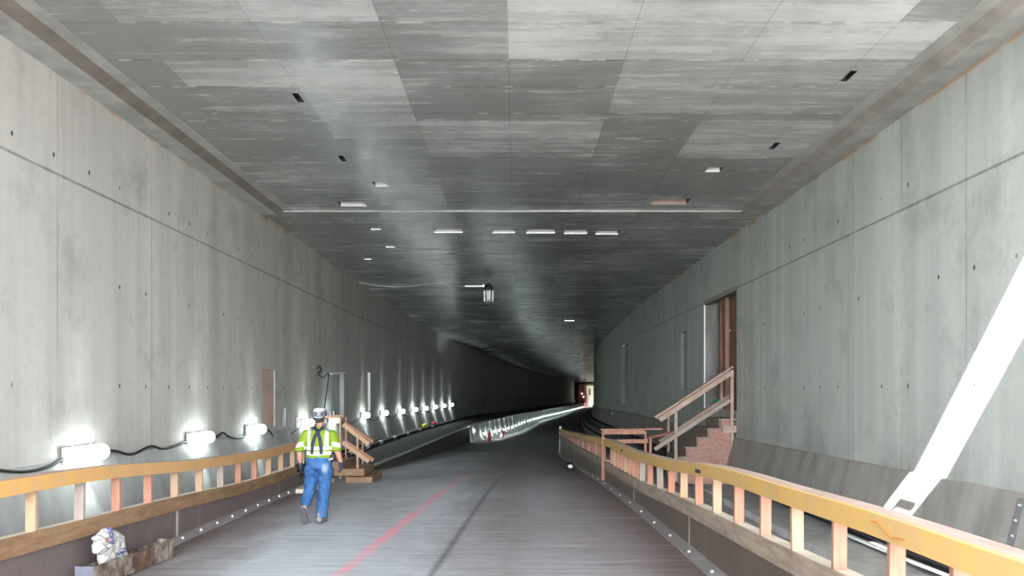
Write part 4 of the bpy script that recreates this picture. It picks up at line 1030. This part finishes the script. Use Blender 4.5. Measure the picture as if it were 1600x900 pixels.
    low = t.math('MULTIPLY', t.math('LESS_THAN', t.math('ADD', z, t.math('MULTIPLY', y, -.35)), 1.815), t.math('LESS_THAN', y, .10))
    hat_m = t.out(t.mix(low, (.55, .55, .56), st), .35, 0, .5)
    b = bmesh.new(); lathe(b, [(.118, -.012), (.121, .0), (.121, .04), (.113, .08), (.092, .110), (.055, .128), (.0, .134)], (0, 0, 0), 32)
    for v in b.verts: v.co = Vector((v.co.x*.96+hx, v.co.y*1.15+hy, v.co.z+hz_))
    m = bpy.data.meshes.new('hard_hat'); bmesh.ops.recalc_face_normals(b, faces=b.faces); b.to_mesh(m); b.free(); hat = put('hard_hat', m, hat_m); hat['label'] = 'white hard hat with dark stickers on the back'
    b = bmesh.new(); lathe(b, [(.116, .0), (.142, -.012), (.143, -.006), (.118, .012)], (0, 0, 0), 32)
    for v in b.verts:
        f = 1.15+.25*max(0, v.co.y/.14); sh = 1 if v.co.y > 0 else 1-.17*min(1, -v.co.y/.05); v.co.x *= sh; v.co.y *= sh; v.co = Vector((v.co.x*.96+hx, v.co.y*f+hy, v.co.z+hz_-.0+v.co.y*.12))
    m = bpy.data.meshes.new('brim'); bmesh.ops.recalc_face_normals(b, faces=b.faces); b.to_mesh(m); b.free(); put('brim', m, plain('hat_white', (.52, .52, .53), .35), hat)
    b = bmesh.new(); tube(b, smooth_path([(hx-.085, -.04, 1.70), (hx-.05, -.095, 1.655), (hx, -.105, 1.64), (hx+.05, -.095, 1.655), (hx+.085, -.04, 1.70)], 5), .016, 8); tube(b, [(hx-.02, -.10, 1.645), (hx-.045, -.085, 1.56)], .012, 6)
    m = bpy.data.meshes.new('nape_strap'); b.to_mesh(m); b.free(); put('nape_strap', m, M['black'], hat)
    b = bmesh.new(); ell(b, (hx, -.01, 1.665), (.083, .088, .06), 3)
    m = bpy.data.meshes.new('hair'); b.to_mesh(m); b.free(); put('hair', m, plain('hair_dark', (.06, .05, .05), .7))
    # ---- gloves: palm, four fingers, thumb, slightly larger than the hands
    for h_, w_, nm in ((Lh, Lw, 'glove'), (Rh, Rw, 'glove')):
        b = bmesh.new(); sx = -1 if h_[0] < 0 else 1; x, y, z = h_
        chain(b, [tuple(.72*a+.28*c_ for a, c_ in zip(w_, h_))+(.043, .040, .025), (x, y, z, .040, .048, .045), (x-sx*.004, y, z-.03, .034, .047, .03)], .3)
        for dy, L_ in ((-.034, .070), (-.011, .082), (.012, .080), (.034, .066)):
            chain(b, [(x, y+dy, z-.035, .0135, .0125, .0135), (x-sx*.013, y+dy+.004, z-.035-L_*.5, .0125, .012, .0125), (x-sx*.038, y+dy+.006, z-.035-L_*.85, .0115, .0115, .0115)], .5)
        chain(b, [(x-sx*.02, y+.035, z+.02, .016, .016, .016), (x-sx*.038, y+.062, z-.018, .0145, .0145, .0145), (x-sx*.045, y+.066, z-.05, .0125, .0125, .0125)], .5)
        put(nm, remeshed(b, .0055, 1, nm), plain('glove_'+('left' if sx < 0 else 'right'), (.018, .021, .036), .75))
    # ---- boots
    sole_m = plain('boot_sole', (.07, .07, .075), .8); up_m = plain('boot_upper', (.17, .165, .16), .7, var=.5, scale=20)
    def boot(org, pitch, yaw):
        R = Matrix.Translation(Vector(org)) @ Matrix.Rotation(yaw, 4, 'Z') @ Matrix.Rotation(pitch, 4, 'X')
        b = bmesh.new(); chain(b, [(0, -.055, .065, .047, .05, .05), (0, .05, .058, .046, .05, .045), (0, .13, .045, .048, .05, .032), (0, .18, .038, .042, .04, .024)], .3)
        chain(b, [(0, -.045, .08, .046, .052, .03), (0, -.04, .15, .05, .055, .03)], .3)
        m = remeshed(b, .007, 2, 'boot'); m.transform(R); bo = put('boot', m, up_m)
        b = bmesh.new(); out = []
        for k in range(24):
            a = 2*PI*k/24; yy = .155*math.sin(a)+.06; ww = .050*(1+.12*math.sin(a+.3))-.012*math.exp(-((yy-.03)/.05)**2)
            out.append((ww*math.cos(a), yy))
        lo = [b.verts.new((x, y, .0)) for x, y in out]; hi = [b.verts.new((x, y, .034)) for x, y in out]
        b.faces.new(lo); b.faces.new(hi)
        for k in range(24): b.faces.new((lo[k], lo[(k+1) % 24], hi[(k+1) % 24], hi[k]))
        for k in range(8): box(b, (-.038, -.075+k*.036, -.008), (.038, -.058+k*.036, .002))
        m = bpy.data.meshes.new('sole'); bmesh.ops.recalc_face_normals(b, faces=b.faces); b.to_mesh(m); b.free(); m.transform(R); put('sole', m, sole_m, bo, False)
    boot((.042, 0, .008), 0, math.radians(-8))
    boot((-.150, -.275, .205), math.radians(-68), 0)
    # ---- pouch on the belt
    b = bmesh.new(); box(b, (.215, -.10, 1.0), (.285, .02, 1.11), .018); m = bpy.data.meshes.new('belt_pouch'); b.to_mesh(m); b.free(); put('belt_pouch', m, M['black'])
    b = bmesh.new(); beam(b, (.20, -.115, 1.02), (.265, -.115, 1.045), .012, .02); m = bpy.data.meshes.new('tape'); b.to_mesh(m); b.free(); put('tape_measure', m, M['white'])
worker()

# ------------------------------------------------------------------ light, camera, colour
w = bpy.data.worlds.new('sky'); S.world = w; w.use_nodes = True
bg = w.node_tree.nodes['Background']; bg.inputs['Color'].default_value = (.90, .95, 1.0, 1)
_tc = w.node_tree.nodes.new('ShaderNodeTexCoord'); _sx = w.node_tree.nodes.new('ShaderNodeSeparateXYZ'); _mr = w.node_tree.nodes.new('ShaderNodeMapRange')
w.node_tree.links.new(_tc.outputs['Generated'], _sx.inputs[0]); w.node_tree.links.new(_sx.outputs[2], _mr.inputs[0])
for _k, _v in ((1, 0.0), (2, .75), (3, 17.0), (4, 7.0)): _mr.inputs[_k].default_value = _v
w.node_tree.links.new(_mr.outputs[0], bg.inputs['Strength'])
L = bpy.data.lights.new('sun', 'SUN'); L.energy = 40; L.angle = math.radians(.55); L.color = (1.0, .96, .90)
o = bpy.data.objects.new('sun', L); C.objects.link(o); o.location = (-6, -6, 12)
o.rotation_euler = Vector((.6, .813, -1)).to_track_quat('-Z', 'Y').to_euler()
cam = bpy.data.cameras.new('camera'); co = bpy.data.objects.new('camera', cam); C.objects.link(co)
cam.sensor_width = 36; cam.lens = F/1600*36; cam.shift_x = (800-PX)/1600; cam.shift_y = (PY-450)/1600
cam.clip_start = .05; cam.clip_end = 600
co.location = (0, 0, 0); co.rotation_euler = (PI/2, 0, 0)
S.camera = co
for ob in list(S.objects):
    if ob.parent is None: ob.location.z += CZ
S.view_settings.view_transform = 'Standard'; S.view_settings.look = 'None'; S.view_settings.exposure = 1.38; S.view_settings.gamma = 1
S.view_settings.use_curve_mapping = False
S.cycles.caustics_reflective = False; S.cycles.caustics_refractive = False; S.cycles.max_bounces = 8; S.cycles.diffuse_bounces = 6; S.cycles.use_denoising = True; S.cycles.sample_clamp_indirect = 6
